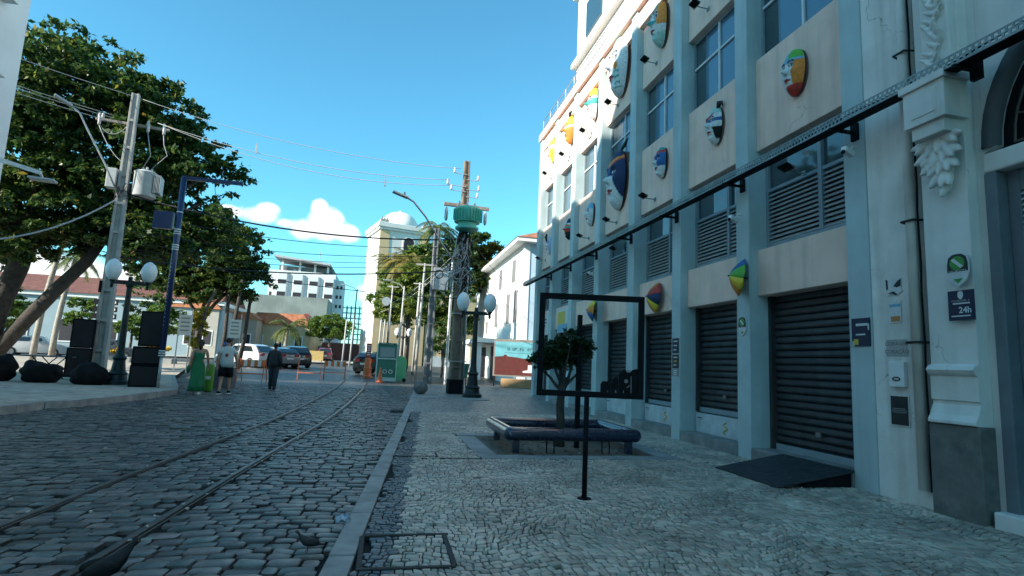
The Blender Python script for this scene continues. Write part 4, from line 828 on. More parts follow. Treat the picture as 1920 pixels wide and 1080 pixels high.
# ================================================================== street furniture
m_lampg = M('dark_green_iron', (.018, .026, .026), .5, .3, var=.2, scale=8)
m_globe = M('milky_globe', (.72, .76, .78), .35, var=.05, spec=.5)
def twin_lamp(label, loc, rz, H=4.0, s=1.):
    o = thing('twin_lamp_post', label, 'lamp post', loc, rz, 'twin globe lamp posts'); 
    B().lathe([(.34 * s, 0), (.34 * s, .1), (.27 * s, .16), (.24 * s, .3), (.28 * s, .34), (.2 * s, .42), (.16 * s, .75), (.2 * s, .82), (.13 * s, .9), (.105 * s, 1.1)], n=20).build('base', m_lampg, o, auto=35)
    B().lathe([(.105 * s, 1.1), (.09 * s, 2.0), (.075 * s, H - .95), (.11 * s, H - .9), (.11 * s, H - .82), (.07 * s, H - .78), (.06 * s, H - .6)], n=16).build('column', m_lampg, o, auto=35)
    b = B(); b.bx(-.5 * s, .5 * s, -.035, .035, H - .86, H - .78); b.bx(-.38 * s, .38 * s, -.05, .05, H - .78, H - .74); b.build('crossarm', m_lampg, o, bevel=.01)
    for sx_ in (-1, 1):
        h = B(); h.lathe([(.02, -.25), (.05, -.2), (.04, -.1), (.07, -.04), (.1, 0)], (sx_ * .48 * s, 0, H - .74), 12); h = h.build('holder', m_lampg, o, smooth=True)
        B().lathe([(.09, 0), (.17, .1), (.225, .26), (.225, .42), (.16, .58), (.06, .66), (.01, .68)], (sx_ * .48 * s, 0, H - .74), 18).build('globe', m_globe, o, smooth=True)
    return o
twin_lamp('dark twin-globe lamp post beside the brown utility pole', (3.18, 19.9, pav(19.9)), -.2, 3.75)
twin_lamp('dark twin-globe lamp post among the loudspeakers', (-8.0, 20.2, grd(20.2) + .15), .25, 4.0)
twin_lamp('small far twin-globe lamp post before the church wall', (1.6, 47, grd(47)), 0, 3.6)
# stone ball bollard
o = B((0, 0, 0)).ell((1.46, 20.9, pav(20.9) + .22), (.26, .26, .25), 24, 16).build('stone_ball', M('worn_stone', (.17, .165, .16), .85, var=.25, scale=6, bump=.4, bscale=40), smooth=True); tag(o, 'round stone ball bollard on the pavement before the utility pole', 'bollard')
# ---- concrete pole with transformer (left)
m_pole = M('pole_concrete', (.36, .35, .33), .85, var=.18, scale=3, bump=.3, bscale=40, streak=.3, dcol=(.2, .19, .17))
m_gal = M('galvanised_steel', (.42, .44, .45), .45, .6, var=.15, scale=8)
m_ins = M('porcelain', (.5, .48, .47), .25, var=.08)
m_cable = M('black_cable', (.02, .02, .022), .6, var=.1)
m_palecable = M('grey_cable', (.4, .4, .4), .6, var=.1)
pl_ = (-9.38, 22.1, grd(22) + .12)
o = thing('utility_pole', 'tall pale concrete utility pole with grey transformer, beside the loudspeakers', 'utility pole', pl_, .15)
PH = 10.3
def ipole(b, H, w0, w1, d0, d1, web=.45):
    for sx_ in (-1, 1):
        v = []
        for z, w_, d in ((0, w0, d0), (H, w1, d1)):
            a = sx_ * d / 2; c = sx_ * (d / 2 - d * .26); v += [(min(a, c), -w_ / 2, z), (max(a, c), -w_ / 2, z), (max(a, c), w_ / 2, z), (min(a, c), w_ / 2, z)]
        b.add(v, [(0, 3, 2, 1), (4, 5, 6, 7), (0, 1, 5, 4), (1, 2, 6, 5), (2, 3, 7, 6), (3, 0, 4, 7)])
    v = []
    for z, w_, d in ((0, w0, d0), (H, w1, d1)): v += [(-d * .25, -w_ * web / 2, z), (d * .25, -w_ * web / 2, z), (d * .25, w_ * web / 2, z), (-d * .25, w_ * web / 2, z)]
    b.add(v, [(0, 3, 2, 1), (4, 5, 6, 7), (0, 1, 5, 4), (1, 2, 6, 5), (2, 3, 7, 6), (3, 0, 4, 7)])
    k = int(H / 1.0)
    for i in range(1, k):
        z = i * H / k; t = i / k; w_, d = w0 + (w1 - w0) * t, d0 + (d1 - d0) * t; b.bx(-d * .26, d * .26, -w_ * .49, w_ * .49, z - .05, z + .05)
b = B(); ipole(b, PH, .34, .2, .46, .24); b.build('shaft', m_pole, o, bevel=.01)
B().bx(-1.15, 1.15, .13, .23, PH - 1.15, PH - 1.05).build('crossarm', M('weathered_timber', (.24, .21, .18), .85, var=.25, scale=8), o, bevel=.01)
for x in (-1.05, -.95, .45, .95): B().lathe([(.03, 0), (.06, .03), (.035, .06), (.06, .09), (.035, .12), (.05, .16), (.02, .19)], (x, .18, PH - 1.05), 10).build('insulator', m_ins, o, smooth=True)
for x in (-1.0, .5, 1.0): B().lathe([(.03, -.35), (.05, -.3), (.05, -.1), (.03, -.04)], (x, .06, PH - 1.0), 8).build('fuse_cutout', m_ins, o, smooth=True)
tr = B(); tr.lathe([(.36, 0), (.38, .03), (.38, .85), (.4, .88), (.3, .95)], (.62, .1, PH - 3.75), 18); tr = tr.build('transformer', m_gal if False else M('grey_transformer', (.45, .47, .47), .5, var=.1, dirt=.2), o, auto=35)
for k in range(5): B().bx(.95 + k * .045, .965 + k * .045, -.2, .4, PH - 3.6, PH - 2.95).build('fin', MATS['grey_transformer'], tr)
for x, y in ((.5, .1), (.65, .0), (.75, .2)): B().lathe([(.03, 0), (.05, .05), (.03, .08), (.05, .12), (.02, .18)], (x, y, PH - 2.82), 8).build('bushing', m_ins, tr, smooth=True)
tb_ = B(); tb_.bx(-.5, -.2, -.2, .15, PH - 3.6, PH - 2.9); tb_.build('meter_box', MATS['grey_transformer'], o, bevel=.02)
b = B(); b.tube([(-.05, -.15, PH - 3.9), (-.5, -.4, PH - 2.9), (-1.1, -.6, PH - 1.8), (-1.35, -.7, PH - 1.3), (-1.6, -.8, PH - 1.12)], .03, 8); b.build('lamp_arm', m_gal, o, smooth=True)
b = B(); b.box((-1.8, -.86, PH - 1.02), (.55, .2, .08), rz=.4, ry=.4); b.build('street_light', m_gal, o, bevel=.02)
b = B()
for i, (a, c, s) in enumerate((((-1.0, .1, PH - 1.3), (-.15, .1, PH - 1.2), .35), ((-1.0, .08, PH - 1.35), (-.1, .1, PH - 2.6), .2))): b.tube(sag(a, c, s, 10), .014, 5)
for p in ([(.5, .06, PH - 1.35), (.62, .06, PH - 1.9), (.68, .05, PH - 2.2), (.52, .08, PH - 2.6)], [(1.0, .06, PH - 1.35), (1.05, .06, PH - 1.7), (1.2, .05, PH - 2.1), (.75, .15, PH - 2.65)]): b.tube(p, .014, 5)
b.build('drop_wire', m_palecable, o, smooth=True)
random.seed(11); b = B()
for i in range(7):
    a = random.uniform(0, 6.28); b.tube([(.22 * math.cos(a + t * .7), .22 * math.sin(a + t * .7), PH - 3.9 + random.uniform(-.1, .5)) for t in range(7)], .013, 5)
b.build('cable_tangle', m_cable, o, smooth=True)
B().bx(-.25, -.17, -.2, -.05, 3.0, 3.4).build('junction_box', m_black, o)
# ---- brown pole with green transformer (right)
pr_ = (2.75, 21.5, pav(21.5) - .02)
o = thing('utility_pole', 'tall brown utility pole with green transformer and a tangle of wires', 'utility pole', pr_, .1)
m_brown = M('brown_pole', (.2, .155, .12), .85, var=.25, scale=4, bump=.4, bscale=30, streak=.4, dcol=(.1, .08, .07))
b = B(); ipole(b, 9.1, .36, .2, .44, .22, .6); b.build('shaft', m_brown, o, bevel=.01)
for z, x0, x1 in ((7.15, -.85, .95),): B().bx(x0, x1, -.2, -.1, z, z + .14).build('crossarm', M('weathered_timber', (.24, .21, .18), .85), o, bevel=.01)
m_tgreen = M('green_transformer_paint', (.08, .42, .33), .4, var=.1, scale=5, spec=.5)
tr = B(); tr.lathe([(.42, 0), (.45, .03), (.45, .1), (.36, .13), (.36, .28)], (.02, -.5, 6.2), 24); tr.lathe([(.48, .28), (.5, .31), (.5, .78), (.46, .84), (.3, .9)], (.02, -.5, 6.2), 24); tr = tr.build('transformer', m_tgreen, o, auto=35)
for k in range(15):
    a = PI + PI * (k + .5) / 15; B().box((.02 + .53 * math.cos(a), -.5 + .53 * math.sin(a), 6.75), (.08, .014, .44), rz=a).build('fin', m_tgreen, tr)
for x in (-.3, 0, .3): B().lathe([(.04, 0), (.06, .06), (.04, .1), (.06, .15), (.02, .26)], (x, -.45, 7.08), 8).build('bushing', m_ins, tr, smooth=True)
for x in (-.75, .8): B().lathe([(.03, -.6), (.07, -.5), (.07, -.2), (.03, -.05)], (x, -.2, 7.15), 8).build('fuse_cutout', m_ins, o, smooth=True)
b = B()
for z, x in ((8.5, -.5), (8.0, -.75), (7.8, -.6), (8.3, .45), (7.9, .5), (7.6, .45)): b.bx(min(0, x), max(0, x), -.14, -.11, z, z + .025)
b.build('steel_arm', m_gal, o)
for x, z in ((-.5, 8.52), (-.75, 8.02), (-.6, 7.82), (.45, 8.32), (.5, 7.92), (.45, 7.62)): B().lathe([(.025, 0), (.055, .04), (.03, .08), (.055, .12), (.03, .16), (.045, .2)], (x, -.125, z), 8).build('insulator', m_ins, o, smooth=True)
random.seed(5); b = B()
for i in range(16):
    a = random.uniform(0, 6.28); z = random.uniform(3.6, 6.2); r = random.uniform(.2, .42)
    b.tube([(r * math.cos(a + t * .8) * (1 + .3 * math.sin(t + i)), -.1 + r * .7 * math.sin(a + t * .8), z + .3 * math.sin(t * 1.3 + i) + random.uniform(-.06, .06)) for t in range(7)], random.choice((.012, .016, .02)), 5)
for i in range(16):
    x = random.uniform(-.4, .4); b.tube(wig((x * .6, -.2, 6.3), (x, -.25, random.uniform(3.3, 4.6)), 6, .08, i), .014, 5)
for i in range(5):
    x, z = random.uniform(-1.0, -.35), random.uniform(4.4, 6.1); rr = random.uniform(.12, .2); b.tube([(x + rr * math.cos(t), -.15, z + rr * math.sin(t)) for t in [k * .5 for k in range(26)]], .018, 5)
b.build('cable_tangle', m_cable, o, smooth=True)
b = B()
for i in range(15):
    a = random.uniform(0, 6.28); z = random.uniform(3.8, 6.1); r = random.uniform(.25, .6)
    b.tube([(r * math.cos(a + t * .8) * (1 + .4 * math.sin(t + i)) - .15, -.15 + r * .6 * math.sin(a + t * .8), z + .3 * math.sin(t * 1.3 + i)) for t in range(7)], random.choice((.009, .012, .016)), 5)
for i in range(14): b.tube(wig((random.uniform(-.3, .2), -.3, random.uniform(5.2, 6.1)), (random.uniform(-1.1, .7), -.3, random.uniform(3.6, 5.0)), 6, .12, 40 + i), random.choice((.012, .02)), 5)
b.tube(wig((.0, -.25, 6.1), (-.1, -.25, 4.2), 6, .12, 3), .03, 6); b.tube(wig((.15, -.25, 6.0), (.2, -.25, 4.4), 5, .1, 4), .025, 6); b.build('bundle', m_palecable, o, smooth=True)
b = B(); b.tube([(-.1, -.25, 4.7), (-.9, -.4, 5.6), (-1.6, -.6, 6.5), (-2.1, -.8, 6.95), (-2.35, -.85, 7.05)], .035, 8); b.build('lamp_arm', m_gal, o, smooth=True)
b = B(); b.box((-2.6, -.9, 7.12), (.6, .2, .08), rz=.2, ry=.22); b.box((-2.45, -.88, 7.2), (.08, .08, .1)); b.build('street_light', m_gal, o, bevel=.02)
B().cyl((.3, -.05, 0), (.24, -.05, 6.0), .055, n=10).build('conduit', m_gal, o, smooth=True)
for z in (1.2, 3.0, 4.2): B().bx(-.26, .36, -.21, .17, z, z + .04).build('strap', m_gal, o)
b = B(); b.bx(-.27, .27, -.22, .22, 0, .55); b.build('painted_base', m_black, o)
# second pole group behind: grey pole with box, thin posts
def post(name, label, cat, x, y, h, r0, r1, mat, lean=(0, 0), top=None, group=None):
    z = grd(y) + .02; o = thing(name, label, cat, (x, y, z), 0, group)
    B().cyl((0, 0, 0), (lean[0], lean[1], h), r0, r1, 10).build('shaft', mat, o, smooth=True)
    if top == 'T': B().bx(lean[0] - .45, lean[0] + .45, -.04, .04, h - .12, h - .04).build('crossarm', mat, o)
    if top == 'light': B().tube([(lean[0], lean[1], h - .3), (lean[0] - .3, 0, h + .1), (lean[0] - 1.1, 0, h + .35)], .03, 6).build('arm', mat, o); B().box((lean[0] - 1.35, 0, h + .38), (.55, .2, .09)).build('street_light', m_gal, o, bevel=.02)
    if top == 'disc': B().cyl((lean[0] - .25, -.1, h - .2), (lean[0] - .25, -.02, h - .2), .3, n=20).build('disc', m_gal, o)
    return o
yb = 30.6; xb = 2.8
o = thing('utility_pole', 'grey concrete pole with a sheet-metal box behind the brown pole', 'utility pole', (xb - .35, yb, grd(yb)), .1)
b = B(); ipole(b, 8.4, .32, .2, .42, .24, .6); b.build('shaft', M('dark_pole_concrete', (.17, .175, .18), .85, var=.2), o, bevel=.01); B().bx(-.05, .75, -.3, -.1, 5.0, 6.2).build('box', m_gal, o, bevel=.01); B().cyl((.95, -.1, 0), (1.0, -.1, 6.6), .08, n=8).build('pipe', m_gal, o)
post('street_post', 'thin white-topped lamp post left of the brown pole', 'post', 1.75, 30.0, 6.3, .09, .05, m_pole, (.15, 0), 'T', 'slim posts by the church')
for i, (px, yy, hh, tp, lab) in enumerate(((.35, 46, 6.8, 'T', 'slim post with crossbar nearest the kiosk roof'), (1.2, 44, 6.6, 'light', 'slim leaning lamp post midway to the brown pole'), (2.2, 41, 6.6, 'T', 'slim post with crossbar behind the leaning lamp'), (-.35, 55, 6.2, 'T', 'slim far post before the bright tower wall'), (2.0, 54, 5.0, None, 'short far post by the church gate'), (.0, 58, 6.5, 'T', 'slim far post with crossbar against the ochre wall'), (-3.2, 62, 8, 'light', 'far lamp post left of the bright tower'), (-2.9, 56, 4.5, None, 'white far post left of the tower'), (-3.7, 58, 4.5, None, 'white far post farther left of the tower'))): post('street_post', lab, 'post', px, yy, hh, .09, .06, M('white_post', (.42, .41, .39), .7) if i != 6 else m_lampg, (.12 * hh / 6, 0), tp, 'slim posts by the church')
post('street_post', 'post carrying a round grey disc before the palms', 'post', .3, 40, 5.2, .06, .04, m_lampg, (0, 0), 'disc')
# ---- blue banner pole (left)
o = thing('blue_pole', 'slim navy pole with white rings and a long top arm', 'pole', (-6.54, 19.35, grd(19.3) + .15), .0)
m_blue = M('navy_pole', (.01, .025, .09), .4, var=.15, coat=.3)
B().tube([(0, 0, 0), (0, 0, 1.0)], .045, 10).build('foot', m_gal, o, smooth=True); B().tube([(0, 0, 1.0), (0, 0, 6.6)], .085, 12).build('shaft', m_blue, o, smooth=True)
for z in (.95, 1.02, 1.09, 4.25, 4.32, 4.39, 4.75, 4.82, 4.89, 5.45): B().cyl((0, 0, z), (0, 0, z + .04), .095, n=12).build('ring', p_wht, o, smooth=True)
B().bx(-.05, 1.75, -.05, .05, 6.55, 6.66).build('arm', m_blue, o); B().tube(sag((.9, 0, 6.55), (1.0, 0, 5.9), .0, 2), .01, 4).build('hook', m_black, o)
B().bx(-.7, -.15, -.1, .1, 4.9, 5.45).build('box', m_blue, o, bevel=.02)
for i in range(18): B().cyl((-.03, -.088, 1.9 + i * .12), (-.03, -.094, 1.9 + i * .12), .012, n=6).build('lettering', p_wht, o)
# ---- loudspeakers and covered gear
m_spk = M('black_speaker', (.006, .006, .007), .85, spec=.15, var=.2, scale=12, bump=.2, bscale=120)
def speaker(label, loc, rz, w_, d, h, tilt=0, wedge=.0):
    o = thing('loudspeaker', label, 'loudspeaker', loc, rz, 'stacked loudspeakers'); o.rotation_euler = (0, tilt, rz)
    b = B(); b.prism([(-w_ / 2, -d / 2), (w_ / 2, -d / 2), (w_ / 2 - wedge, d / 2), (-w_ / 2 + wedge, d / 2)], lambda a, b_, dd: (a, b_, dd), h); b.build('cabinet', m_spk, o, bevel=.02)
    B().bx(-w_ / 2 + .04, w_ / 2 - .04, -d / 2 - .012, -d / 2 - .001, .05, h - .05).build('grille', M('grille', (.02, .02, .022), .5, .5, bump=.5, bscale=300), o)
    for s_ in (-1, 1): B().bx(s_ * (w_ / 2 + .002) - .006, s_ * (w_ / 2 + .002) + .006, -.08, .08, h * .55, h * .62).build('handle', m_black, o)
    return o
zz = lambda y: grd(y) + .15
speaker('lowest black speaker cabinet of the stack by the blue pole', (-7.05, 19.7, zz(19.7)), .3, .8, .65, .66)
speaker('middle black speaker cabinet of the stack by the blue pole', (-7.05, 19.7, zz(19.7) + .665), .3, .78, .62, .55)
speaker('topmost tall black speaker cabinet of the stack by the blue pole', (-7.02, 19.7, zz(19.7) + 1.22), .3, .62, .55, 1.08)
speaker('black speaker cabinet on the ground left of the concrete pole', (-9.75, 21.6, zz(21.6) + .1), .35, .66, .6, .95, 0)
speaker('upper black speaker cabinet left of the concrete pole', (-9.72, 21.6, zz(21.6) + 1.06), .35, .62, .56, .95, 0)
def bundle(label, loc, r, seed):
    R_ = random.Random(seed); b = B(); b.ell((0, 0, r[2] * .8), r, 40, 24); 
    b.v = [(math.copysign(abs(x / r[0]) ** .75 * r[0], x) * (1 + .06 * math.sin(z * 23 + y * 11 + seed)) + .008 * math.sin(z * 31 + seed), math.copysign(abs(y / r[1]) ** .75 * r[1], y) * (1 + .07 * math.sin(x * 19 + z * 13)), max(.0, z * (1 + .16 * math.sin(x * 6 + seed * 2) * math.cos(y * 7)) + .014 * math.sin(x * 21 + y * 13 + seed))) for x, y, z in b.v]
    o = b.build('covered_equipment', M('black_tarp', (.007, .007, .008), .7, var=.2, bump=.15, bscale=10, spec=.15), smooth=True); o.location = loc; tag(o, label, 'tarpaulin', 'covered stage gear')
bundle('black tarpaulin heap at the foot of the concrete pole', (-8.55, 19.75, zz(19.7)), (.5, .35, .32), 1); bundle('black tarpaulin heap under the folding table', (-9.95, 20.0, zz(20)), (.52, .35, .36), 2); bundle('black tarpaulin heap at the far left edge', (-11.2, 20.1, zz(20)), (.5, .35, .42), 3)
o = thing('folding_table', 'dark folding table with crossed legs behind the tarpaulin heaps', 'table', (-10.6, 21.6, zz(21.6)))
B().bx(-.9, .9, -.35, .35, .72, .76).build('top', M('table_top', (.1, .11, .12), .5), o, bevel=.008)
for s_ in (-1, 1):
    for y in (-.28, .28): B().cyl((-.35 * s_, y, 0), (.35 * s_, y, .72), .018, n=6).build('leg', m_black, o)
# ---- barriers
m_or = M('orange_barrier', (.6, .14, .05), .5, var=.12, scale=8, dirt=.2); m_wb = M('barrier_white', (.68, .62, .58), .5, var=.1)
def barrier(label, loc, rz, panel=True, striped=True):
    o = thing('barrier', label, 'barrier', loc, rz, 'orange and white road barriers'); W = 1.05; H = .98
    for x in (-W / 2, W / 2):
        for s_ in (-1, 1): b = B(); b.tube([(x, s_ * .3, 0), (x, s_ * .02, H)], .022, 4); b.build('leg', m_or, o)
        B().bx(x - .012, x + .012, -.2, .2, .32, .36).build('tie', m_or, o)
    B().bx(-W / 2, W / 2, -.215, -.185, .33, .375).build('lower_rail', m_or, o)
    if panel:
        n = 7
        for i in range(n): B().bx(-W / 2 + .02 + i * (W - .04) / n, -W / 2 + .02 + (i + 1) * (W - .04) / n, -.075, -.05, .66, .94).build('stripe', m_or if i % 2 == 0 else m_wb, o)
    return o
barrier('orange striped barrier before the white car', (-5.35, 26.4, grd(26.4)), -.15); barrier('orange barrier frame without a board, middle of the row', (-3.4, 29.6, grd(29.6)), .1, False); barrier('orange striped barrier nearest the rails', (-2.3, 30.9, grd(30.9)), .15)
# ---- green kiosk bin + cone
m_kg = M('kiosk_green', (.03, .15, .11), .4, var=.15, scale=8); m_kp = M('pale_kiosk_trim', (.45, .55, .52), .5)
ko = (.28, 31.0, grd(31))
o = thing('kiosk', 'small green and white recycling kiosk with a screen panel', 'kiosk', ko, .05)
B().bx(-.5, .5, -.3, .3, .22, 1.92).build('cabinet', m_kg, o, bevel=.02); B().bx(-.5, .5, -.31, .3, .02, .215).build('foot', m_kp, o); B().bx(-.47, .47, -.33, .32, 1.925, 2.02).build('roof', m_kg, o, bevel=.01)
for x in (-.52, .48): B().bx(x, x + .04, -.33, .3, .0, 1.95).build('post', m_kp, o)
B().bx(-.38, .38, -.312, -.302, 1.28, 1.78).build('screen', M('kiosk_panel', (.22, .27, .28), .35), o); B().bx(-.46, .46, -.36, -.31, 1.16, 1.22).build('ledge', m_kp, o); strokes('lettering', .6, .045, (0, -.334, 1.97), p_wht, o, Matrix(((1, 0, 0), (0, 0, -1), (0, 1, 0))), 5)
for x in (-.08, .22): B().tube([(x + .09 * math.cos(a * PI / 8), -.31, .52 + .09 * math.sin(a * PI / 8)) for a in range(17)], .02, 6).build('port', p_wht, o)
o = thing('green_bin', 'tall pale green wheeled bin beside the kiosk', 'bin', (1.05, 31.2, grd(31.2))); B().prism([(-.25, .05), (.25, .05), (.3, 1.0), (.22, 1.28), (.0, 1.38), (-.3, 1.3)], lambda a, b_, d: (a, -.3 + d, b_), .6).build('body', M('bin_green', (.12, .42, .2), .5), o, bevel=.03); B().cyl((.2, -.32, .1), (.2, .32, .1), .1, n=12).build('wheel', m_black, o)
o = thing('traffic_cone', 'worn orange cone standing before the kiosk', 'cone', (.0, 29.9, grd(29.9))); B().lathe([(.14, .06), (.03, .75), (.02, .75)], n=14).build('cone', m_or, o, auto=35); B().bx(-.19, .19, -.19, .19, 0, .055).build('base', m_or, o, bevel=.01); B().lathe([(.105, .28), (.078, .43)], n=14).build('band', m_wb, o)
o = thing('barrel_cone', 'tall orange water barrier left of the kiosk', 'barrier', (-.75, 34.5, grd(34.5))); B().lathe([(.3, 0), (.3, .1), (.24, .14), (.22, .5), (.24, .55), (.2, .6), (.18, 1.1), (.1, 1.15)], n=16).build('barrel', m_or, o, auto=35); B().bx(-.14, .14, -.02, .02, 1.15, 2.0).build('sign_board', p_red, o); [B().bx(-.09, .09, -.026, -.021, 1.3 + i * .13, 1.36 + i * .13).build('print', p_wht, o) for i in range(5)]
# dark green bin behind brown pole, sign hoarding, planter box
o = thing('green_bin', 'dark green litter bin between the pole and the lamp', 'bin', (3.75, 26.5, pav(26.5))); B().lathe([(.22, .4), (.3, 1.0), (.31, 1.05), (.24, 1.06)], n=14).build('basket', m_kg, o, auto=35); [B().cyl((x, 0, 0), (x, 0, .5), .02, n=6).build('leg', m_black, o) for x in (-.15, .15)]
so = (6.9, 27.6, pav(27.6))
o = thing('hoarding', 'wide information board, teal above and dark red below, on thin legs', 'sign board', so, -.3)
B().bx(-1.5, 1.6, -.03, .03, .5, 2.35).build('frame', M('hoarding_wood', (.2, .18, .16), .8), o); B().bx(-1.42, 1.52, -.04, -.031, 1.42, 2.22).build('upper_field', M('hoarding_teal', (.12, .35, .4), .5), o)
B().prism([(-1.42, .58), (1.52, .58), (1.52, 1.41), (.0, 1.41), (-.3, 1.46), (-.8, 1.5), (-.85, 1.58), (-.95, 1.58), (-1.0, 1.5), (-1.42, 1.46)], lambda a, b_, d: (a, -.0405 - d, b_), .004).build('lower_field', M('hoarding_red', (.09, .018, .015), .5), o)
V2 = Matrix(((1, 0, 0), (0, 0, -1), (0, 1, 0)))
strokes('lettering', 2.0, .14, (0.2, -.042, 1.86), pm('slate2', (.03, .1, .12)), o, V2, 8, 16); B().bx(-.95, 1.2, -.0425, -.0405, 1.66, 1.68).build('line', pm('slate2', (.03, .1, .12)), o)
B().prism([(.0, .72), (.45, .72), (.45, 1.1), (.25, 1.1), (.25, .85), (.0, .8)], lambda a, b_, d: (a, -.046 - d, b_), .003).build('emblem', p_wht, o); [B().bx(.75, 1.35, -.048, -.046, .7 + i * .14, .78 + i * .14).build('print', p_wht, o) for i in range(4)]
for x in (-1.45, 1.5): B().bx(x, x + .06, -.02, .02, 0, .5).build('leg', m_black, o)
o = B().bx(-1.2, 1.4, -.2, .2, 0, .42).build('planter_box', M('tan_timber', (.42, .26, .13), .8, var=.15), bevel=.015); o.location = (6.9, 26.9, pav(26.9)); o.rotation_euler = (0, 0, -.3); tag(o, 'low tan timber box under the information board', 'planter')
# ================================================================== overhead wires
def wire(label, a, c, s, r=.012, mat=m_cable, group='overhead wires'):
    o = B().tube(sag(a, c, s, 18), r, 5).build('overhead_wire', mat, smooth=True); tag(o, label, 'wire', group)
zl, zr = pl_[2], pr_[2]
wire('highest wire between the two tall utility poles', (-9.4, 22.1, zl + 10.2), (2.5, 21.3, zr + 8.7), .45, .011, m_palecable); wire('second wire between the two tall utility poles, with a spacer', (-8.6, 22.2, zl + 9.35), (2.1, 21.3, zr + 8.2), .45, .012, m_palecable); wire('third wire between the two tall utility poles', (-8.4, 22.2, zl + 9.3), (2.2, 21.3, zr + 8.0), .6, .012, m_palecable)
for i, (dz, dl) in enumerate(((10.2, 'uppermost'), (9.4, 'second'), (9.3, 'third'), (9.15, 'lowest'))): wire(dl + ' wire running left from the concrete pole across the big tree', (-9.4 - (i > 0) * (.6), 22.1, zl + dz), (-19, 16, zl + dz + 1.1), .3, .011, m_palecable)
for i, (za, zb, s, r, lb) in enumerate(((6.6, 5.9, .5, .03, 'thick black cable sagging from the left trees to the brown pole, highest'), (6.0, 5.6, .45, .012, 'thin cable just under the thick highest one'), (5.3, 5.3, .4, .012, 'thin cable, third below the thick highest one'), (4.9, 5.05, .35, .01, 'thin cable, fourth below the thick highest one'), (4.65, 4.9, .35, .01, 'thin cable, fifth below the thick highest one'), (4.3, 4.7, .35, .025, 'thick black cable above the white tower block roof'), (4.6, 3.6, .3, .014, 'cable crossing down before the white tower block roof'))): wire(lb, (-9.3, 22.2, zl + za), (2.6, 21.4, zr + zb), s, r)
wire('pale cable drooping low across the big tree trunks to the left', (-9.5, 22, zl + 6.3), (-15, 17, zl + 5.0), 1.6, .03, m_palecable)
wire('cable from the brown pole to the white house', (2.9, 21.5, zr + 6.2), (7.6, 32, 5.6), .3, .012); wire('second cable from the brown pole to the white house', (2.9, 21.5, zr + 5.8), (7.6, 34, 4.8), .35, .012); wire('cable from the brown pole back to the tower trees', (2.7, 21.5, zr + 5.6), (-.2, 40, 5.0), .4, .014, m_palecable); wire('second cable from the brown pole back to the tower trees', (2.7, 21.5, zr + 5.4), (-.3, 40, 4.6), .4, .014, m_palecable)
for t in (.33, .72): pass
for x, z, lb in ((-5.1, 9.05, 'small grey wire spacer nearer the concrete pole'), (-.35, 8.35, 'small grey wire spacer nearer the brown pole')): o = B().box((x, 21.85, z + zl - .35), (.06, .03, .42)).build('wire_spacer', m_gal); tag(o, lb, 'spacer')
# floodlight arm from the left building
o = thing('wall_floodlight', 'white floodlight on a long wall arm at the left edge', 'floodlight', (-9.0, 14.8, 5.6)); B().box((.45, .12, -.12), (1.0, .07, .09), ry=.25).build('arm', m_white, o); B().box((.95, .2, -.38), (.5, .3, .05), rz=.2).build('lamp_body', m_gal, o, bevel=.01); B().cyl((.92, .14, -.25), (.95, .2, -.36), .03, n=6).build('joint', m_gal, o)
# ---- pigeons and litter
def pigeon(label, loc, rz, s=1., col=(.02, .02, .024)):
    o = thing('pigeon', label, 'bird', loc, rz, 'pigeons on the cobbles'); mt = M('pigeon_' + str(round(col[0], 3)), col, .6, var=.2, scale=30)
    R_ = []
    for y, z, rx, rz_ in ((-.2, .075, .02, .006), (-.14, .085, .036, .014), (-.07, .105, .055, .045), (0, .12, .062, .06), (.06, .14, .055, .058), (.1, .175, .036, .042), (.118, .215, .026, .028), (.13, .238, .027, .026), (.15, .245, .02, .018), (.165, .243, .006, .006)):
        R_.append([(rx * math.cos(t * PI / 6), y, z + rz_ * math.sin(t * PI / 6)) for t in range(12)])
    b = B(); b.loft(R_); b.build('body', mt, o, smooth=True)
    for sx_ in (-1, 1):
        b = B(); b.ell((sx_ * .052, -.03, .125), (.014, .1, .042), 10, 6); b.build('wing', mt, o, smooth=True); B().tube([(sx_ * .025, .0, .08), (sx_ * .028, .005, .02), (sx_ * .028, .03, .003)], .005, 5).build('leg', p_red, o)
        B().ell((sx_ * .021, .148, .25), (.005, .005, .005), 6, 4).build('eye', p_org, o)
    B().tube([(0, .163, .243), (0, .187, .235)], [.006, .002], 5).build('beak', p_gry, o); o.scale = (s, s, s); return o
pigeon('black pigeon on the cobbles at the bottom left corner', (-1.5, 3.98, .0), -1.0, 1.0, (.008, .008, .01)); pigeon('dark pigeon pecking beside the kerb stone', (-.42, 4.55, .0), 1.75, .6, (.035, .034, .034))
o = thing('crumpled_bag', 'crumpled pale plastic bag on the kerb beside the pigeon', 'litter', (-.2, 4.9, .12)); b = B(); b.ell((0, 0, .02), (.05, .1, .022), 10, 6); random.seed(4); b.v = [(x + random.uniform(-.015, .015), y + random.uniform(-.02, .02), max(.002, z + random.uniform(-.015, .02))) for x, y, z in b.v]; b.build('film', M('pale_plastic', (.4, .5, .6), .35), o)
random.seed(9)
b = B()
for i in range(60):
    y = random.uniform(3.5, 13); sd = random.random() < .75
    x = railx(y, random.random() < .6) + random.uniform(-.1, .1) if sd else random.uniform(-4, .2)
    b.box((x, y, grd(y) + .018), (random.uniform(.012, .03), random.uniform(.012, .03), .012), rz=random.uniform(0, 3), rx=random.uniform(-.3, .3))
for i in range(26): b.box((random.uniform(1.9, 5.4), random.uniform(4.2, 10.2), .128), (random.uniform(.01, .03), .015, .008), rz=random.uniform(0, 3))
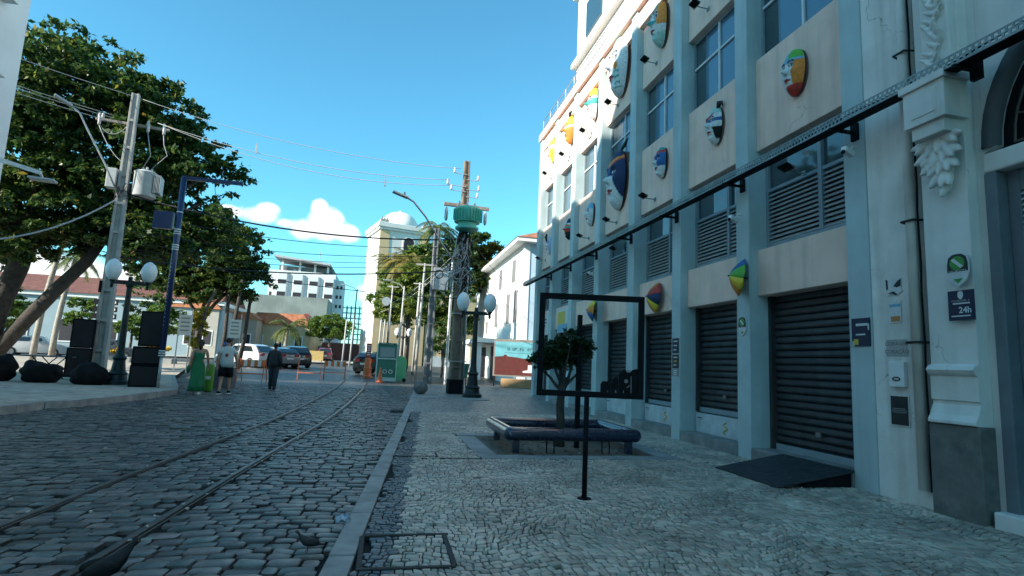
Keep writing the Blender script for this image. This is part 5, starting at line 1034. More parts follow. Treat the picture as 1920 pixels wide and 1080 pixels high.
o = b.build('litter_scraps', M('pale_scrap', (.55, .52, .46), .8)); tag(o, 'tiny pale scraps of litter scattered over cobbles and mosaic', 'litter', kind='stuff')
# fallen leaves in the pit
b = B()
for i in range(120): b.box((random.uniform(1.8, 4.2), random.uniform(8.3, 10.2), .108), (random.uniform(.03, .07), random.uniform(.02, .04), .004), rz=random.uniform(0, 3), rx=random.uniform(-.4, .4))
o = b.build('fallen_leaves', M('dry_leaf', (.14, .08, .04), .8, island=.5)); tag(o, 'dry fallen leaves lying in the tree pit', 'leaves', kind='stuff')
# ================================================================== cars
m_tyre = M('tyre', (.018, .018, .019), .85, var=.1); m_rim = M('rim', (.35, .36, .37), .35, .7, var=.05); m_cglass = glassmat('car_glass', (.015, .02, .022), .05)
def car(label, loc, rz, col, kind='suv'):
    mt = M('car_paint_%d_%d_%d' % tuple(int(c * 100) for c in col), col, .25, .0, var=.03, coat=.8, spec=.5)
    o = thing('parked_car', label, 'car', loc, rz, 'cars parked before the church square'); L, W, H = (4.3, 1.78, 1.62) if kind == 'suv' else (4.0, 1.7, 1.48)
    # nose towards +x
    lo = [(-L / 2, .35), (-L / 2 - .02, .6), (-L / 2 + .03, .95), (-L / 2 + .18, 1.02), (L / 2 - 1.25, 1.02), (L / 2 - .3, .86), (L / 2 - .03, .68), (L / 2, .42), (L / 2 - .1, .25), (-L / 2 + .12, .25)]
    b = B(); rings = []
    for yy, k in ((-W / 2, .9), (-W / 2 + .06, .985), (-W / 4, 1), (W / 4, 1), (W / 2 - .06, .985), (W / 2, .9)): rings.append([(x * k, yy, .6 + (z - .6) * (k if abs(yy) > W / 3 else 1)) for x, z in lo])
    b.loft(rings); bd = b.build('body', mt, o, auto=30)
    up = [(-L / 2 + .1, 1.0), (-L / 2 + .62, H - .1), (-L / 2 + 1.15, H), (.1, H), (.4, H - .04), (L / 2 - 1.15, 1.0)]
    rings = [[(x, yy, z if z < 1.2 else z - dz) for x, z in up] for yy, dz in ((-W / 2 + .06, 0), (W / 2 - .06, 0))]
    rings = [[(x, s_ * (W / 2 - .05 - (.17 if z > 1.2 else 0)), z) for x, z in up] for s_ in (-1, 1)]
    b = B(); b.loft(rings); b.build('cabin', mt, o, bevel=.05)
    for s_ in (-1, 1):
        for xs in (((-L / 2 + .62, 1.08), (-L / 2 + .95, H - .16), (-.25, H - .13), (-.25, 1.08)), ((-.15, 1.08), (-.15, H - .13), (.35, H - .16), (L / 2 - 1.5, 1.08))):
            f_ = lambda a, z, d: (a, s_ * (W / 2 - .05 - .17 * (z - 1.0) / (H - 1.0) + .012 + d * 0), z)
            B().add([f_(a, z, 0) for a, z in xs] + [(x, y - s_ * .03, z) for x, y, z in [f_(a, z, 0) for a, z in xs]], [(0, 1, 2, 3), (7, 6, 5, 4), (0, 4, 5, 1), (1, 5, 6, 2), (2, 6, 7, 3), (3, 7, 4, 0)]).build('side_window', m_cglass, o)
        B().bx(-L / 2 - .03, -L / 2 + .12, s_ * (W / 2 - .36) - .16, s_ * (W / 2 - .36) + .16, .82, .98).build('tail_light', M('tail_lamp', (.35, .02, .02), .25), o, bevel=.01)
        B().bx(L / 2 - .2, L / 2 - .03, s_ * (W / 2 - .36) - .18, s_ * (W / 2 - .36) + .18, .68, .8).build('headlight', M('head_lamp', (.6, .62, .63), .15), o, bevel=.01)
        B().box((.5, s_ * (W / 2 + .06), 1.06), (.12, .16, .12)).build('mirror', mt, o, bevel=.02)
        for x in (-L / 2 + .8, L / 2 - .85):
            t = B(); t.tube([(x, s_ * (W / 2 - .2), .32), (x, s_ * (W / 2 + .01), .32)], .32, 22); t = t.build('wheel', m_tyre, o, auto=35); B().tube([(x, s_ * (W / 2), .32), (x, s_ * (W / 2 + .018), .32)], .2, 16).build('rim', m_rim, t)
    B().add([(-L / 2 + .15, -W / 2 + .25, 1.08), (-L / 2 + .15, W / 2 - .25, 1.08), (-L / 2 + .57, W / 2 - .33, H - .16), (-L / 2 + .57, -W / 2 + .33, H - .16)], [(0, 1, 2, 3)]).build('rear_window', m_cglass, o).modifiers.new('s', 'SOLIDIFY').thickness = .04
    B().add([(L / 2 - 1.2, -W / 2 + .2, 1.04), (L / 2 - 1.2, W / 2 - .2, 1.04), (.47, W / 2 - .3, H - .12), (.47, -W / 2 + .3, H - .12)], [(0, 1, 2, 3)]).build('windscreen', m_cglass, o).modifiers.new('s', 'SOLIDIFY').thickness = .05
    B().bx(-L / 2 - .035, -L / 2 + .02, -.26, .26, .62, .74).build('number_plate', m_wb, o); B().bx(-L / 2 - .03, L / 2 - .05, -W / 2 + .15, W / 2 - .15, .2, .34).build('sill', m_black, o)
    return o
for lab, px, y, rz, col, kd in (('white hatchback parked nearest, behind the striped barrier', -9.7, 45.0, 2.55, (.5, .51, .52), 'suv'), ('dark grey car parked just beyond the white hatchback', -8.6, 46.5, 2.5, (.08, .09, .1), 'hat'), ('silver car parked behind the man in dark clothes', -7.6, 45.5, 2.2, (.16, .17, .18), 'hat'),
                               ('black car with raised roof rack, rightmost of the left row', -6.7, 46.5, 2.0, (.02, .021, .023), 'suv'), ('dark red car far off beside the round tree', -6.6, 72, 1.6, (.16, .03, .04), 'suv'), ('black car half hidden behind the kiosk', -.3, 39.5, 1.2, (.015, .016, .018), 'hat'), ('pale car parked far left among the trees', -24, 47, .3, (.5, .5, .5), 'hat'), ('dark car parked far left beside a tree trunk', -19, 46, .2, (.06, .07, .09), 'hat')): car(lab, (px, y, grd(y) + .02), rz, col, kd)
# small motorbike-like yellow box trailer / crates by the round tree
o = thing('wooden_kiosk', 'low orange and yellow wooden stall beside the round tree', 'stall', (-8.2, 70, grd(70))); B().bx(-2.2, -.9, -.6, .6, 0, 1.5).build('end_panel', M('stall_orange', (.4, .2, .08), .7), o); B().bx(-.88, 1.6, -.6, .6, 0, 1.25).build('panel', M('stall_yellow', (.4, .28, .1), .7), o); B().bx(-2.3, -.85, -.7, .7, 1.5, 1.6).build('roof', m_wb, o)
# ================================================================== people
m_skin = M('brown_skin', (.22, .11, .07), .55, var=.06); m_skin2 = M('tan_skin', (.4, .23, .16), .55, var=.06); m_skin3 = M('deep_skin', (.07, .04, .03), .5, var=.06); m_hair = M('dark_hair', (.012, .01, .009), .6, var=.2)
def body(name, J, E_, root, mat, parent, sub=2):
    """J: joint -> (x, y, z, rx, ry); E_: pairs; one continuous skinned surface"""
    ks = list(J); me = bpy.data.meshes.new(name); me.from_pydata([J[k][:3] for k in ks], [(ks.index(a), ks.index(b)) for a, b in E_], []); me.materials.append(mat)
    o = link(name, me, parent); o.modifiers.new('skin', 'SKIN'); o.modifiers.new('sub', 'SUBSURF').levels = sub; o.modifiers['sub'].render_levels = sub
    if not me.skin_vertices: me.attributes
    sv = me.skin_vertices[0].data
    for i, k in enumerate(ks): sv[i].radius = (J[k][3], J[k][4] if len(J[k]) > 4 else J[k][3]); sv[i].use_root = (k == root)
    o.modifiers['skin'].use_smooth_shade = True; return o
def ell_ring(c, rx, ry, n=20, wob=0, ph=0): return [(c[0] + rx * math.cos(2 * PI * k / n) * (1 + wob * math.sin(k * 5 * 2 * PI / n + ph)), c[1] + ry * math.sin(2 * PI * k / n) * (1 + wob * math.sin(k * 5 * 2 * PI / n + ph)), c[2]) for k in range(n)]
def person(label, loc, rz, H, skin, kind, step=.0, swing=.0):
    """local frame: faces +y (away from the camera), x to the right"""
    o = thing('person', label, 'person', loc, rz, 'people in the street'); s = H / 1.75; m = s
    f, bk = step, -step
    J = dict(pel=(0, 0, .95, .125, .1), waist=(0, 0, 1.1, .125, .09), chest=(0, .0, 1.3, .155, .1), neckb=(0, -.01, 1.46, .075, .06), neck=(0, .0, 1.52, .05, .05), head0=(0, .015, 1.59, .065, .075), head1=(0, .015, 1.66, .08, .098), head2=(0, .01, 1.72, .058, .07),
             hipL=(-.09, 0, .9, .09, .09), kneeL=(-.09, .02 + f * .5, .5, .062, .062), ankL=(-.09, f * 1.0 - .02, .09, .04, .042), toeL=(-.095, f * 1.0 + .13, .03, .036, .026),
             hipR=(.09, 0, .9, .09, .09), kneeR=(.09, .05 + bk * .4, .5, .062, .062), ankR=(.09, bk * 1.1, .1 + .05 * abs(step), .04, .042), toeR=(.095, bk * 1.1 + .13, .03, .036, .026),
             shL=(-.17, 0, 1.42, .06, .06), elL=(-.235, -.03 - swing, 1.14, .042, .042), wrL=(-.25, .05 - swing * 1.3, .9, .028, .03), haL=(-.245, .07 - swing * 1.3, .82, .036, .022),
             shR=(.17, 0, 1.42, .06, .06), elR=(.235, -.03 + swing, 1.14, .042, .042), wrR=(.25, .06 + swing * 1.3, .9, .028, .03), haR=(.245, .08 + swing * 1.3, .82, .036, .022))
    E_ = [('pel', 'waist'), ('waist', 'chest'), ('chest', 'neckb'), ('neckb', 'neck'), ('neck', 'head0'), ('head0', 'head1'), ('head1', 'head2'), ('pel', 'hipL'), ('hipL', 'kneeL'), ('kneeL', 'ankL'), ('ankL', 'toeL'), ('pel', 'hipR'), ('hipR', 'kneeR'), ('kneeR', 'ankR'), ('ankR', 'toeR'), ('chest', 'shL'), ('shL', 'elL'), ('elL', 'wrL'), ('wrL', 'haL'), ('chest', 'shR'), ('shR', 'elR'), ('elR', 'wrR'), ('wrR', 'haR')]
    for sd, sg in (('L', -1), ('R', 1)):
        hx, hy, hz = J['ha' + sd][:3]
        for q in range(4): J['f%d%s' % (q, sd)] = (hx, hy - .03 + q * .02, hz - .075 - .01 * (q in (1, 2)), .009, .009); E_.append(('ha' + sd, 'f%d%s' % (q, sd)))
        J['th' + sd] = (hx - sg * .02, hy + .045, hz - .02, .01, .01); E_.append(('ha' + sd, 'th' + sd))
    if kind != 'man_dark' or True: body('body', {k: tuple(x * s for x in v) for k, v in J.items()}, E_, 'pel', skin, o)
    J = {k: tuple(x * s for x in v) for k, v in J.items()}
    # face
    for x in (-.035, .035): B().ell((x * s, .108 * s, 1.665 * s), (.011 * s, .008 * s, .008 * s), 8, 6).build('eye', m_black, o)
    B().tube([(0, .105 * s, 1.66 * s), (0, .13 * s, 1.625 * s)], [.01 * s, .018 * s], 6).build('nose', skin, o, smooth=True); B().ell((0, .104 * s, 1.592 * s), (.025 * s, .01 * s, .007 * s), 8, 6).build('mouth', p_red, o)
    for x in (-.085, .085): B().ell((x * s, .01 * s, 1.645 * s), (.014 * s, .024 * s, .034 * s), 8, 6).build('ear', skin, o)
    def leg_tube(nm, mat, top, r0, knee_r, bot_r, to='ank', frac=1.):
        for sd in 'LR':
            h, k, a = (Vector(J['hip' + sd][:3]), Vector(J['knee' + sd][:3]), Vector(J['ank' + sd][:3]))
            e = k.lerp(a, frac) if frac > 0 else h.lerp(k, 1 + frac); P = [h + Vector((0, 0, .06 * s)), h.lerp(k, .5)] + ([k, e] if frac > 0 else [e]); rr = [r0, (r0 + knee_r) / 2 + .01] + ([knee_r, bot_r] if frac > 0 else [bot_r])
            B().tube(P, [x * s for x in rr], 14).build(nm, mat, o, smooth=True)
    def top(mat, hem, sl, loose=1.):
        b = B(); R_ = [ell_ring((0, 0, hem * s), .185 * s * loose, .135 * s * loose, 20, .03), ell_ring((0, 0, 1.0 * s), .185 * s * loose, .135 * s * loose, 20, .02, 1), ell_ring((0, 0, 1.15 * s), .175 * s * loose, .125 * s * loose, 20), ell_ring((0, 0, 1.3 * s), .195 * s, .128 * s), ell_ring((0, 0, 1.4 * s), .2 * s, .115 * s), ell_ring((0, -.005 * s, 1.47 * s), .13 * s, .085 * s), ell_ring((0, -.005 * s, 1.5 * s), .075 * s, .07 * s)]
        b.loft(R_); b.build('shirt', mat, o, smooth=True)
        for sd, sg in (('L', -1), ('R', 1)):
            a, e, wv = Vector(J['sh' + sd][:3]), Vector(J['el' + sd][:3]), Vector(J['wr' + sd][:3]); P = [a + Vector((-sg * .05 * s, 0, .015 * s)), a.lerp(e, .35), a.lerp(e, min(1, sl))]; rr = [.075 * s, .075 * s, .068 * s]
            if sl > 1: P += [wv]; rr += [.045 * s]
            B().tube(P, rr, 14).build('sleeve', mat, o, smooth=True)
    def shoes(mat, sole):
        for sd in 'LR':
            a, t = Vector(J['ank' + sd][:3]), Vector(J['toe' + sd][:3]); a0 = Vector((a.x, a.y - .05 * s, max(.05 * s, t.z + .02 * s)))
            B().tube([a0 + Vector((0, -.02 * s, .03 * s)), a0, (a0 + t) / 2 + Vector((0, 0, .01 * s)), t + Vector((0, .02 * s, 0))], [.035 * s, .052 * s, .052 * s, .03 * s], 12).build('shoe', mat, o, smooth=True); B().bx(a.x - .045 * s, a.x + .045 * s, a0.y - .05 * s, t.y + .03 * s, .0, .03 * s).build('sole', sole, o, bevel=.01)
    hair_c = (0, -.005 * s, 1.69 * s)
    if kind == 'woman':
        gm = M('green_dress', (.006, .14, .055), .7, var=.12, scale=12, bump=.2, bscale=8)
        b = B(); R_ = []
        for z, rx, ry, dy, wb_ in ((.1, .24, .24, -.03, .12), (.3, .22, .215, -.02, .11), (.6, .2, .18, -.01, .07), (.85, .195, .155, 0, .03), (1.0, .165, .13, 0, 0), (1.1, .14, .108, 0, 0), (1.22, .155, .115, 0, 0), (1.33, .165, .112, 0, 0)): R_.append(ell_ring((-.02 * s, dy * s, z * s), rx * s, ry * s, 40, wb_, z))
        b.loft(R_); b.build('dress', gm, o, smooth=True)
        B().ell((0, -.02 * s, 1.64 * s), (.1 * s, .105 * s, .12 * s), 16, 12).build('hair', M('reddish_hair', (.03, .012, .008), .6), o, smooth=True); B().tube([(0, -.08 * s, 1.62 * s), (0, -.11 * s, 1.52 * s), (0, -.1 * s, 1.42 * s)], [.07 * s, .065 * s, .02 * s], 10).build('hair', M('reddish_hair', (.03, .012, .008), .6), o, smooth=True)
        shoes(m_white, m_white); b = B(); b.ell((-.3 * s, -.02 * s, .78 * s), (.05 * s, .14 * s, .14 * s), 12, 8); b.tube([(-.3 * s, .1 * s, .85 * s), (-.25 * s, .05 * s, 1.0 * s), (-.3 * s, -.1 * s, .85 * s)], .012, 6); b.build('handbag', gm, o, smooth=True)
    elif kind == 'man_tee':
        tee = M('pale_grey_tee', (.45, .5, .5), .8, var=.06, bump=.15, bscale=10); top(tee, .84, .6, 1.12); leg_tube('shorts', m_black, 0, .115, .11, .115, frac=-.12); shoes(m_black, m_white)
        b = B(); b.ell(hair_c, (.09 * s, .105 * s, .085 * s), 16, 12); b.build('hair', m_hair, o, smooth=True); B().box((.02 * s, -.142 * s, 1.22 * s), (.09 * s, .004, .1 * s)).build('shirt_print', p_red, o)
        B().ell((0, .0, .93 * s), (.155 * s, .13 * s, .12 * s), 16, 10).build('shorts', m_black, o, smooth=True)
    elif kind == 'man_dark':
        dk = M('dark_shirt', (.02, .024, .03), .8, var=.1, bump=.2, bscale=9); top(dk, .86, 1.2, 1.15); leg_tube('trousers', M('dark_jeans', (.025, .032, .045), .85, var=.1), 0, .115, .085, .07, frac=.98); shoes(m_black, m_black); B().ell((0, .0, .93 * s), (.155 * s, .13 * s, .12 * s), 16, 10).build('trousers', M('dark_jeans', (.025, .032, .045), .85), o, smooth=True)
        B().ell(hair_c, (.088 * s, .104 * s, .085 * s), 16, 12).build('hair', m_hair, o, smooth=True)
    else:
        dk = M('green_shirt', (.05, .2, .06), .8); top(dk, .86, .6, 1.1); leg_tube('trousers', M('blue_jeans', (.03, .05, .1), .85), 0, .11, .085, .07, frac=.98); shoes(m_black, m_black); B().ell((0, .0, .93 * s), (.155 * s, .13 * s, .12 * s), 16, 10).build('trousers', M('blue_jeans', (.03, .05, .1), .85), o, smooth=True)
        B().ell((0, 0, 1.7 * s), (.1 * s, .115 * s, .08 * s), 16, 10).build('cap', M('blue_cap', (.03, .12, .4), .7), o, smooth=True)
    return o
person('woman in a long green sleeveless dress walking away with a bag', (-5.45, 19.3, grd(19.3)), .12, 1.66, m_skin2, 'woman', .12, .05)
person('man in pale grey T-shirt and black shorts walking away', (-4.75, 19.6, grd(19.6)), -.05, 1.74, m_skin2, 'man_tee', -.17, .12)
person('person in dark shirt and trousers walking alone towards the barriers', (-3.8, 22.3, grd(22.3)), .05, 1.66, m_skin3, 'man_dark', .16, -.1)
person('person in blue cap and green shirt half hidden behind the man in the T-shirt', (-6.3, 25.5, grd(25.5)), 1.2, 1.6, m_skin, 'cap', .06, 0)
o = thing('lime_bin', 'lime green litter bin beside the woman in green', 'bin', (-5.42, 20.4, grd(20.4))); B().lathe([(.12, .02), (.13, .05), (.14, .75), (.13, .8), (.12, .86), (.08, .9)], n=16).build('body', M('lime_plastic', (.1, .28, .03), .5), o, auto=35); B().bx(-.07, .07, -.16, -.12, .4, .5).build('label', p_wht, o)
o = B().bx(-.35, .35, -.3, .3, 0, .72).build('grey_box', M('dark_grey_box', (.09, .09, .1), .7, var=.15), bevel=.02); o.location = (-5.5, 22.5, grd(22.5)); tag(o, 'dark grey box standing between the woman and the man', 'box')
# ================================================================== trees
def big_tree(name, label, base, trunks, blobs, leaf, mat, clump=26, spread=.45, seed=1, extra=None, bark=None, group=None, asp=.45):
    o = thing(name, label, 'tree', base, 0, group)
    for i, (pts, r0, r1) in enumerate(trunks):
        b = B(base); limb(b, pts, r0, r1, 10 if r0 > .1 else 6); b.build('trunk' if r0 > .15 else 'limb', bark or m_bark2, o, smooth=True)
    crown('crown', blobs, leaf, mat, o, base, clump, spread, seed, asp); return o
BT = (-15.7, 27.6, grd(27.6) + .1)
def far(q, k=1.125): return (q[0] * k, q[1] + 3.1, 1.42 + (q[2] - 1.42) * k)
tr_ = [([(-14.2, 24.5, .2), (-14.1, 24.5, 1.2), (-13.9, 24.4, 2.6), (-13.4, 24.3, 4.2), (-13.2, 24.2, 5.4)], .46, .34), ([(-13.9, 24.6, .9), (-13.0, 24.5, 2.2), (-12.0, 24.4, 3.6), (-11.2, 24.3, 4.6), (-10.6, 24.2, 5.8)], .32, .2)]
random.seed(21)
for q in ((-16.5, 24, 8), (-13.6, 24, 9.5), (-11, 25, 8.5), (-9, 24, 7.5), (-8.2, 24, 6.2), (-12.5, 22.5, 7.5), (-15, 26, 8), (-7.8, 24.5, 8.2), (-17.5, 23, 6.5), (-10, 23.5, 9.5), (-15.5, 23.5, 10.5), (-7.4, 24, 7.2)):
    a = (-13.2, 24.2, 5.2) if q[0] < -12 else (-10.8, 24.25, 5.5); tr_.append((wig(a, q, 5, .25, int(-q[0] * 10)), .2, .05))
tr_ = [([far(p_) for p_ in pts], a, b_) for pts, a, b_ in tr_]
bl_ = [((-14.3, 24.5, 8.9), (4.7, 3.0, 5.0), 19000), ((-10.8, 24.3, 8.4), (3.4, 2.7, 3.7), 13000), ((-8.1, 24.2, 7.3), (2.3, 2.1, 2.8), 8000), ((-13.5, 24, 6.2), (4.4, 2.8, 1.6), 9000), ((-9.2, 24, 5.8), (2.8, 2.4, 1.3), 7000), ((-13.5, 23.6, 5.2), (3.6, 2.4, 1.1), 5000), ((-9.5, 24, 10.2), (2.2, 2.2, 1.8), 4500), ((-18.5, 24, 8), (3.5, 2.8, 3.8), 6000), ((-6.9, 24.1, 6.0), (.9, 1.3, .9), 1300), ((-12, 24, 11.2), (2.7, 2.4, 2.3), 6000), ((-13.5, 24, 8.5), (2.6, 2, 2.2), 6000)]
big_tree('almond_tree', 'huge dark spreading tree with two leaning trunks left of the concrete pole', BT, tr_, [(far(c), tuple(x * 1.1 for x in r), int(n * 1.25)) for c, r, n in bl_], .135, LG, 18, .32, 2, asp=.5)
T2 = (-11.4, 39, grd(39))
big_tree('almond_tree', 'smaller dark round tree behind the people and the blue pole', T2, [([(-11.4, 39, .3), (-11.3, 39, 1.6), (-11.2, 39, 3.2)], .28, .2), (wig((-11.2, 39, 3.0), (-9.2, 38.8, 6.6), 5, .15, 1), .15, .04), (wig((-11.2, 39, 3.0), (-12.8, 39, 6), 5, .15, 2), .14, .04), (wig((-11.2, 39, 3.0), (-11, 39, 7.5), 5, .15, 3), .14, .04)],
         [((-11.2, 39, 7.2), (3.4, 2.8, 2.9), 15000), ((-9.2, 38.8, 6.4), (1.9, 2, 1.9), 7000), ((-13.6, 39, 6.2), (2.2, 2, 2.0), 7000), ((-10.8, 39, 8.9), (2.3, 2, 1.4), 5000), ((-11, 38.6, 5.2), (2.8, 2, 1.0), 5000)], .14, LG, 18, .32, 3)
o = thing('climbing_plant', 'yellow flowering plant wrapped round a slim trunk behind the woman', 'plant', (-9.9, 34, grd(34))); b = B((-9.9, 34, grd(34))); limb(b, [(-9.9, 34, .4), (-9.85, 34, 1.8), (-9.6, 34, 3.6), (-9.2, 34, 4.8)], .13, .06); b.build('trunk', m_bark, o, smooth=True); crown('foliage', [((-9.95, 34, 2.4), (.5, .5, 1.2), 2600), ((-9.6, 34, 3.3), (.4, .4, .8), 1200)], .085, LY, o, (-9.9, 34, grd(34)), 12, .14, 9)
for i, (x, y, h, ln, lab) in enumerate(((-9.1, 37, 5.5, .5, 'slim dark trunk leaning right behind the man in the T-shirt'), (-9.5, 37.5, 5.5, .1, 'slim straight dark trunk behind the person in blue cap'), (-8.9, 39.5, 5.2, .35, 'slim grey-green trunk nearest the ochre house'))):
    o = thing('slim_tree', lab, 'tree', (x, y, grd(y)), 0, 'slim trunks behind the people'); b = B(); limb(b, [(0, 0, 0), (.1 + ln * .3, 0, 2), (ln, 0, h)], .15, .09); b.build('trunk', m_bark2, o, smooth=True); crown('crown', [((ln - .6, 0, h + .9), (.9, .9, .6), 500)], .13, LG, o, (0, 0, 0), 20, .3, 30 + i)
# far-left lawn trees and shrubs
for i, (x, y, h, r, mt, lab) in enumerate(((-22.5, 40, 3.4, 1.5, LB, 'small bright tree beyond the plaza, left of the speakers'), (-20.0, 52, 3.2, 1.3, LB, 'low bright bush tree before the far blue building'), (-15.0, 44, 3.6, 1.6, LB, 'bright leafy tree right of the twin lamp globes'), (-30, 50, 4.5, 2.2, LG, 'green tree at the far left beyond the trunks'), (-26.5, 46, 5.0, 2.4, LG, 'dark green tree before the red roof, behind the leaning trunks'), (-17.6, 49, 4.6, 2.0, LG, 'dark green tree before the red roof, behind the speaker stack'), (-21.5, 47, 4.0, 1.7, LB, 'bright tree before the red roof, behind the concrete pole'))):
    o = thing('small_tree', lab, 'tree', (x, y, grd(y)), 0, 'small trees beyond the plaza'); b = B(); limb(b, [(0, 0, 0), (.05, 0, h * .5), (0, 0, h * .8)], .13, .06); b.build('trunk', m_bark, o, smooth=True); crown('crown', [((0, 0, h * .8), (r, r, r * .75), 4000)], .12, mt, o, (0, 0, 0), 20, .25, 50 + i)
def palm(label, loc, h, n, fl, r=.16, mat=None, bend=.3, seed=0, sc_=1., old=False):
    R_ = random.Random(seed); o = thing('palm_tree', label, 'palm', loc, 0, 'palm trees'); b = B(); P = [(bend * (t ** 2), 0, h * t) for t in [i / 6 for i in range(7)]]; limb(b, P, r, r * .7, 10); b.build('trunk', M('palm_trunk', (.3, .27, .23), .9, var=.25, scale=6, bump=.6, bscale=12), o, smooth=True)
    for k in range(n):
        a = 2 * PI * k / n + R_.uniform(-.3, .3); el = R_.uniform(-.25, 1.15); b = B(); q = Vector((bend, 0, h)); d = Vector((math.cos(a) * math.cos(el), math.sin(a) * math.cos(el), math.sin(el))); pts = [q.copy()]; N_ = 12; L = fl * R_.uniform(.8, 1.1)
        for i in range(N_): q = q + d * L / N_; d = (d + Vector((0, 0, -.17))).normalized(); pts.append(q.copy())
        b.tube(pts, [.025 * (1 - i / (N_ + 1)) + .004 for i in range(N_ + 1)], 4)
        for i in range(1, N_):
            for jj in range(3):
                p = pts[i].lerp(pts[i + 1], jj / 3); t = (pts[i + 1] - pts[i]).normalized(); sd = t.cross(Vector((0, 0, 1))).normalized(); ll = L * .26 * math.sin(PI * (i + jj / 3) / N_ * .9 + .25)
                for s_ in (-1, 1):
                    e = p + sd * s_ * ll * .75 + t * ll * .45 - Vector((0, 0, ll * R_.uniform(.25, .6))); w_ = t * .035; b.add([p - w_, p + w_, e], [(0, 1, 2)])
        b.build('frond', mat or LP, o)
    return o
palm('tall palm with drooping fronds behind the concrete pole, thin trunk', (-19.5, 38, grd(38)), 8.2, 16, 2.6, .17, LP, .9, 1); palm('short bushy palm before the orange roofed house', (-9.4, 60, grd(60)), 3.4, 18, 2.6, .2, LP, .1, 2)
palm('tall palm right of the church tower, behind the wires', (3.6, 46, grd(46)), 11.8, 24, 2.7, .18, LP, .2, 3); palm('yellowish palm in front of the church tower window', (1.6, 50, grd(50)), 9.4, 28, 3.0, .18, leafmat('dry_palm', [(0, (.12, .12, .03)), (.6, (.25, .2, .05)), (1, (.38, .3, .08))]), .1, 4); palm('small palm at the church tower, leftmost of the group', (.4, 52, grd(52)), 9.6, 22, 2.4, .14, LP, .1, 5); palm('palm trunk leaning between the big tree and the pole', (-22, 45, grd(45)), 7.0, 12, 2.3, .2, LP, .6, 6)
def bush_tree(label, base, blobs, mat, leaf=.16, seed=1, trunk=None, group='trees beside the church'):
    o = thing('leafy_tree', label, 'tree', base, 0, group); b = B(); h = min(c[2] - r[2] * .4 for c, r, n in blobs); limb(b, [(0, 0, 0), (.05, 0, h * .5), (0, 0, h)], trunk or .22, .12); b.build('trunk', m_bark, o, smooth=True)
    for c, r, n in blobs: 
        b = B(); limb(b, wig((0, 0, h * .8), c, 4, .15, seed), .09, .03, 6); b.build('limb', m_bark, o, smooth=True)
    crown('crown', blobs, leaf, mat, o, (0, 0, 0), 22, .34, seed); return o
bush_tree('green leafy tree hiding the church tower foot', (2.4, 57, grd(57)), [((0, 0, 8.4), (3.2, 2.6, 3.2), 13000), ((-2.0, 0, 6.0), (2.0, 1.8, 2.0), 4400), ((.9, 0, 10.6), (2.0, 1.8, 1.8), 5200)], LB, .2, 61)
bush_tree('bright yellow-green tree between the church tower and the brown pole', (1.9, 47.5, grd(47.5)), [((0, 0, 5.6), (2.3, 2.0, 1.9), 8000), ((.5, 0, 7.6), (1.7, 1.6, 1.5), 5000), ((-1.6, 0, 5.0), (1.2, 1.2, 1.2), 2600)], leafmat('lime_leaf', [(0, (.06, .11, .02)), (.6, (.12, .19, .03)), (1, (.26, .28, .05))]), .13, 66)
bush_tree('dark tall tree behind the brown pole', (5.6, 44, grd(44)), [((0, 0, 8.2), (3.0, 2.6, 3.0), 15000), ((-1.6, 0, 5.6), (1.8, 1.8, 2.2), 6400), ((1.2, 0, 10.0), (2.2, 2, 1.4), 5600), ((-.3, 0, 4), (1.5, 1.5, 1.6), 4000)], LG, .17, 62)
bush_tree('low bright shrub behind the twin lamp', (4.0, 38.5, grd(38.5)), [((0, 0, 2.2), (.9, .9, 1.1), 3000), ((.6, 0, 3.3), (.8, .8, .8), 1800)], LB, .1, 63, .07)
bush_tree('round feathery tree at the end of the square', (-6.4, 73, grd(73)), [((0, 0, 4.1), (2.9, 2.6, 1.5), 13000), ((-1.6, 0, 3.6), (1.4, 1.4, 1), 2400), ((1.6, 0, 3.6), (1.4, 1.4, 1), 2400)], LB, .13, 64, .2)
bush_tree('ivy-like shrub growing at the corner of the white house', (8.3, 25.8, pav(25.8)), [((0, 0, 4.4), (.35, .4, 1.0), 840), ((.1, 0, 6.0), (.3, .4, .7), 520)], LB, .1, 65, .05)
# background tree line beyond the plaza on the left
for i, (x, y, h) in enumerate(((-38, 70, 7), (-46, 64, 8), (-60, 70, 9))): bush_tree(['green tree in the row behind the far left lawn, rightmost', 'green tree in the row behind the far left lawn, middle', 'green tree in the row behind the far left lawn, leftmost'][i], (x, y, grd(y)), [((0, 0, h * .65), (4, 3.5, h * .38), 4200)], LG, .24, 70 + i, .3, 'trees behind the far lawn')
# ================================================================== buildings around
m_lw = M('left_white_wall', (.8, .8, .79), .8, var=.05, scale=1.2, bump=.08)
lo_ = (-9, 8, 0)
o = thing('corner_building', 'plain white building at the left edge with projecting window sills', 'building', lo_)
B(lo_).bx(-40, -9, -30, 6.6, -.1, 17.6).build('wall', m_lw, o); B(lo_).bx(-36, -9.004, 6.6, 15.2, -.1, 14.55).build('wall', m_lw, o)
for z in (3.2, 6.2, 9.2):
    for y0 in (-6.5, -2.5, 1.2, 6.6, 10.2):
        w_ = B(lo_); w_.bx(-9.03, -8.97, y0, y0 + 1.5, z, z + 1.8); w_ = w_.build('window', m_glass, o)
        B(lo_).bx(-9.05, -8.7, y0 - .12, y0 + 1.62, z - .12, z - .002).build('sill', m_lw, w_, bevel=.015); B(lo_).bx(-9.05, -8.75, y0 - .12, y0 + 1.62, z + 1.802, z + 1.92).build('hood', m_lw, w_, bevel=.015)
B(lo_).bx(-9.1, -8.6, -30, 6.7, 17.3, 17.62).build('cornice', m_lw, o)
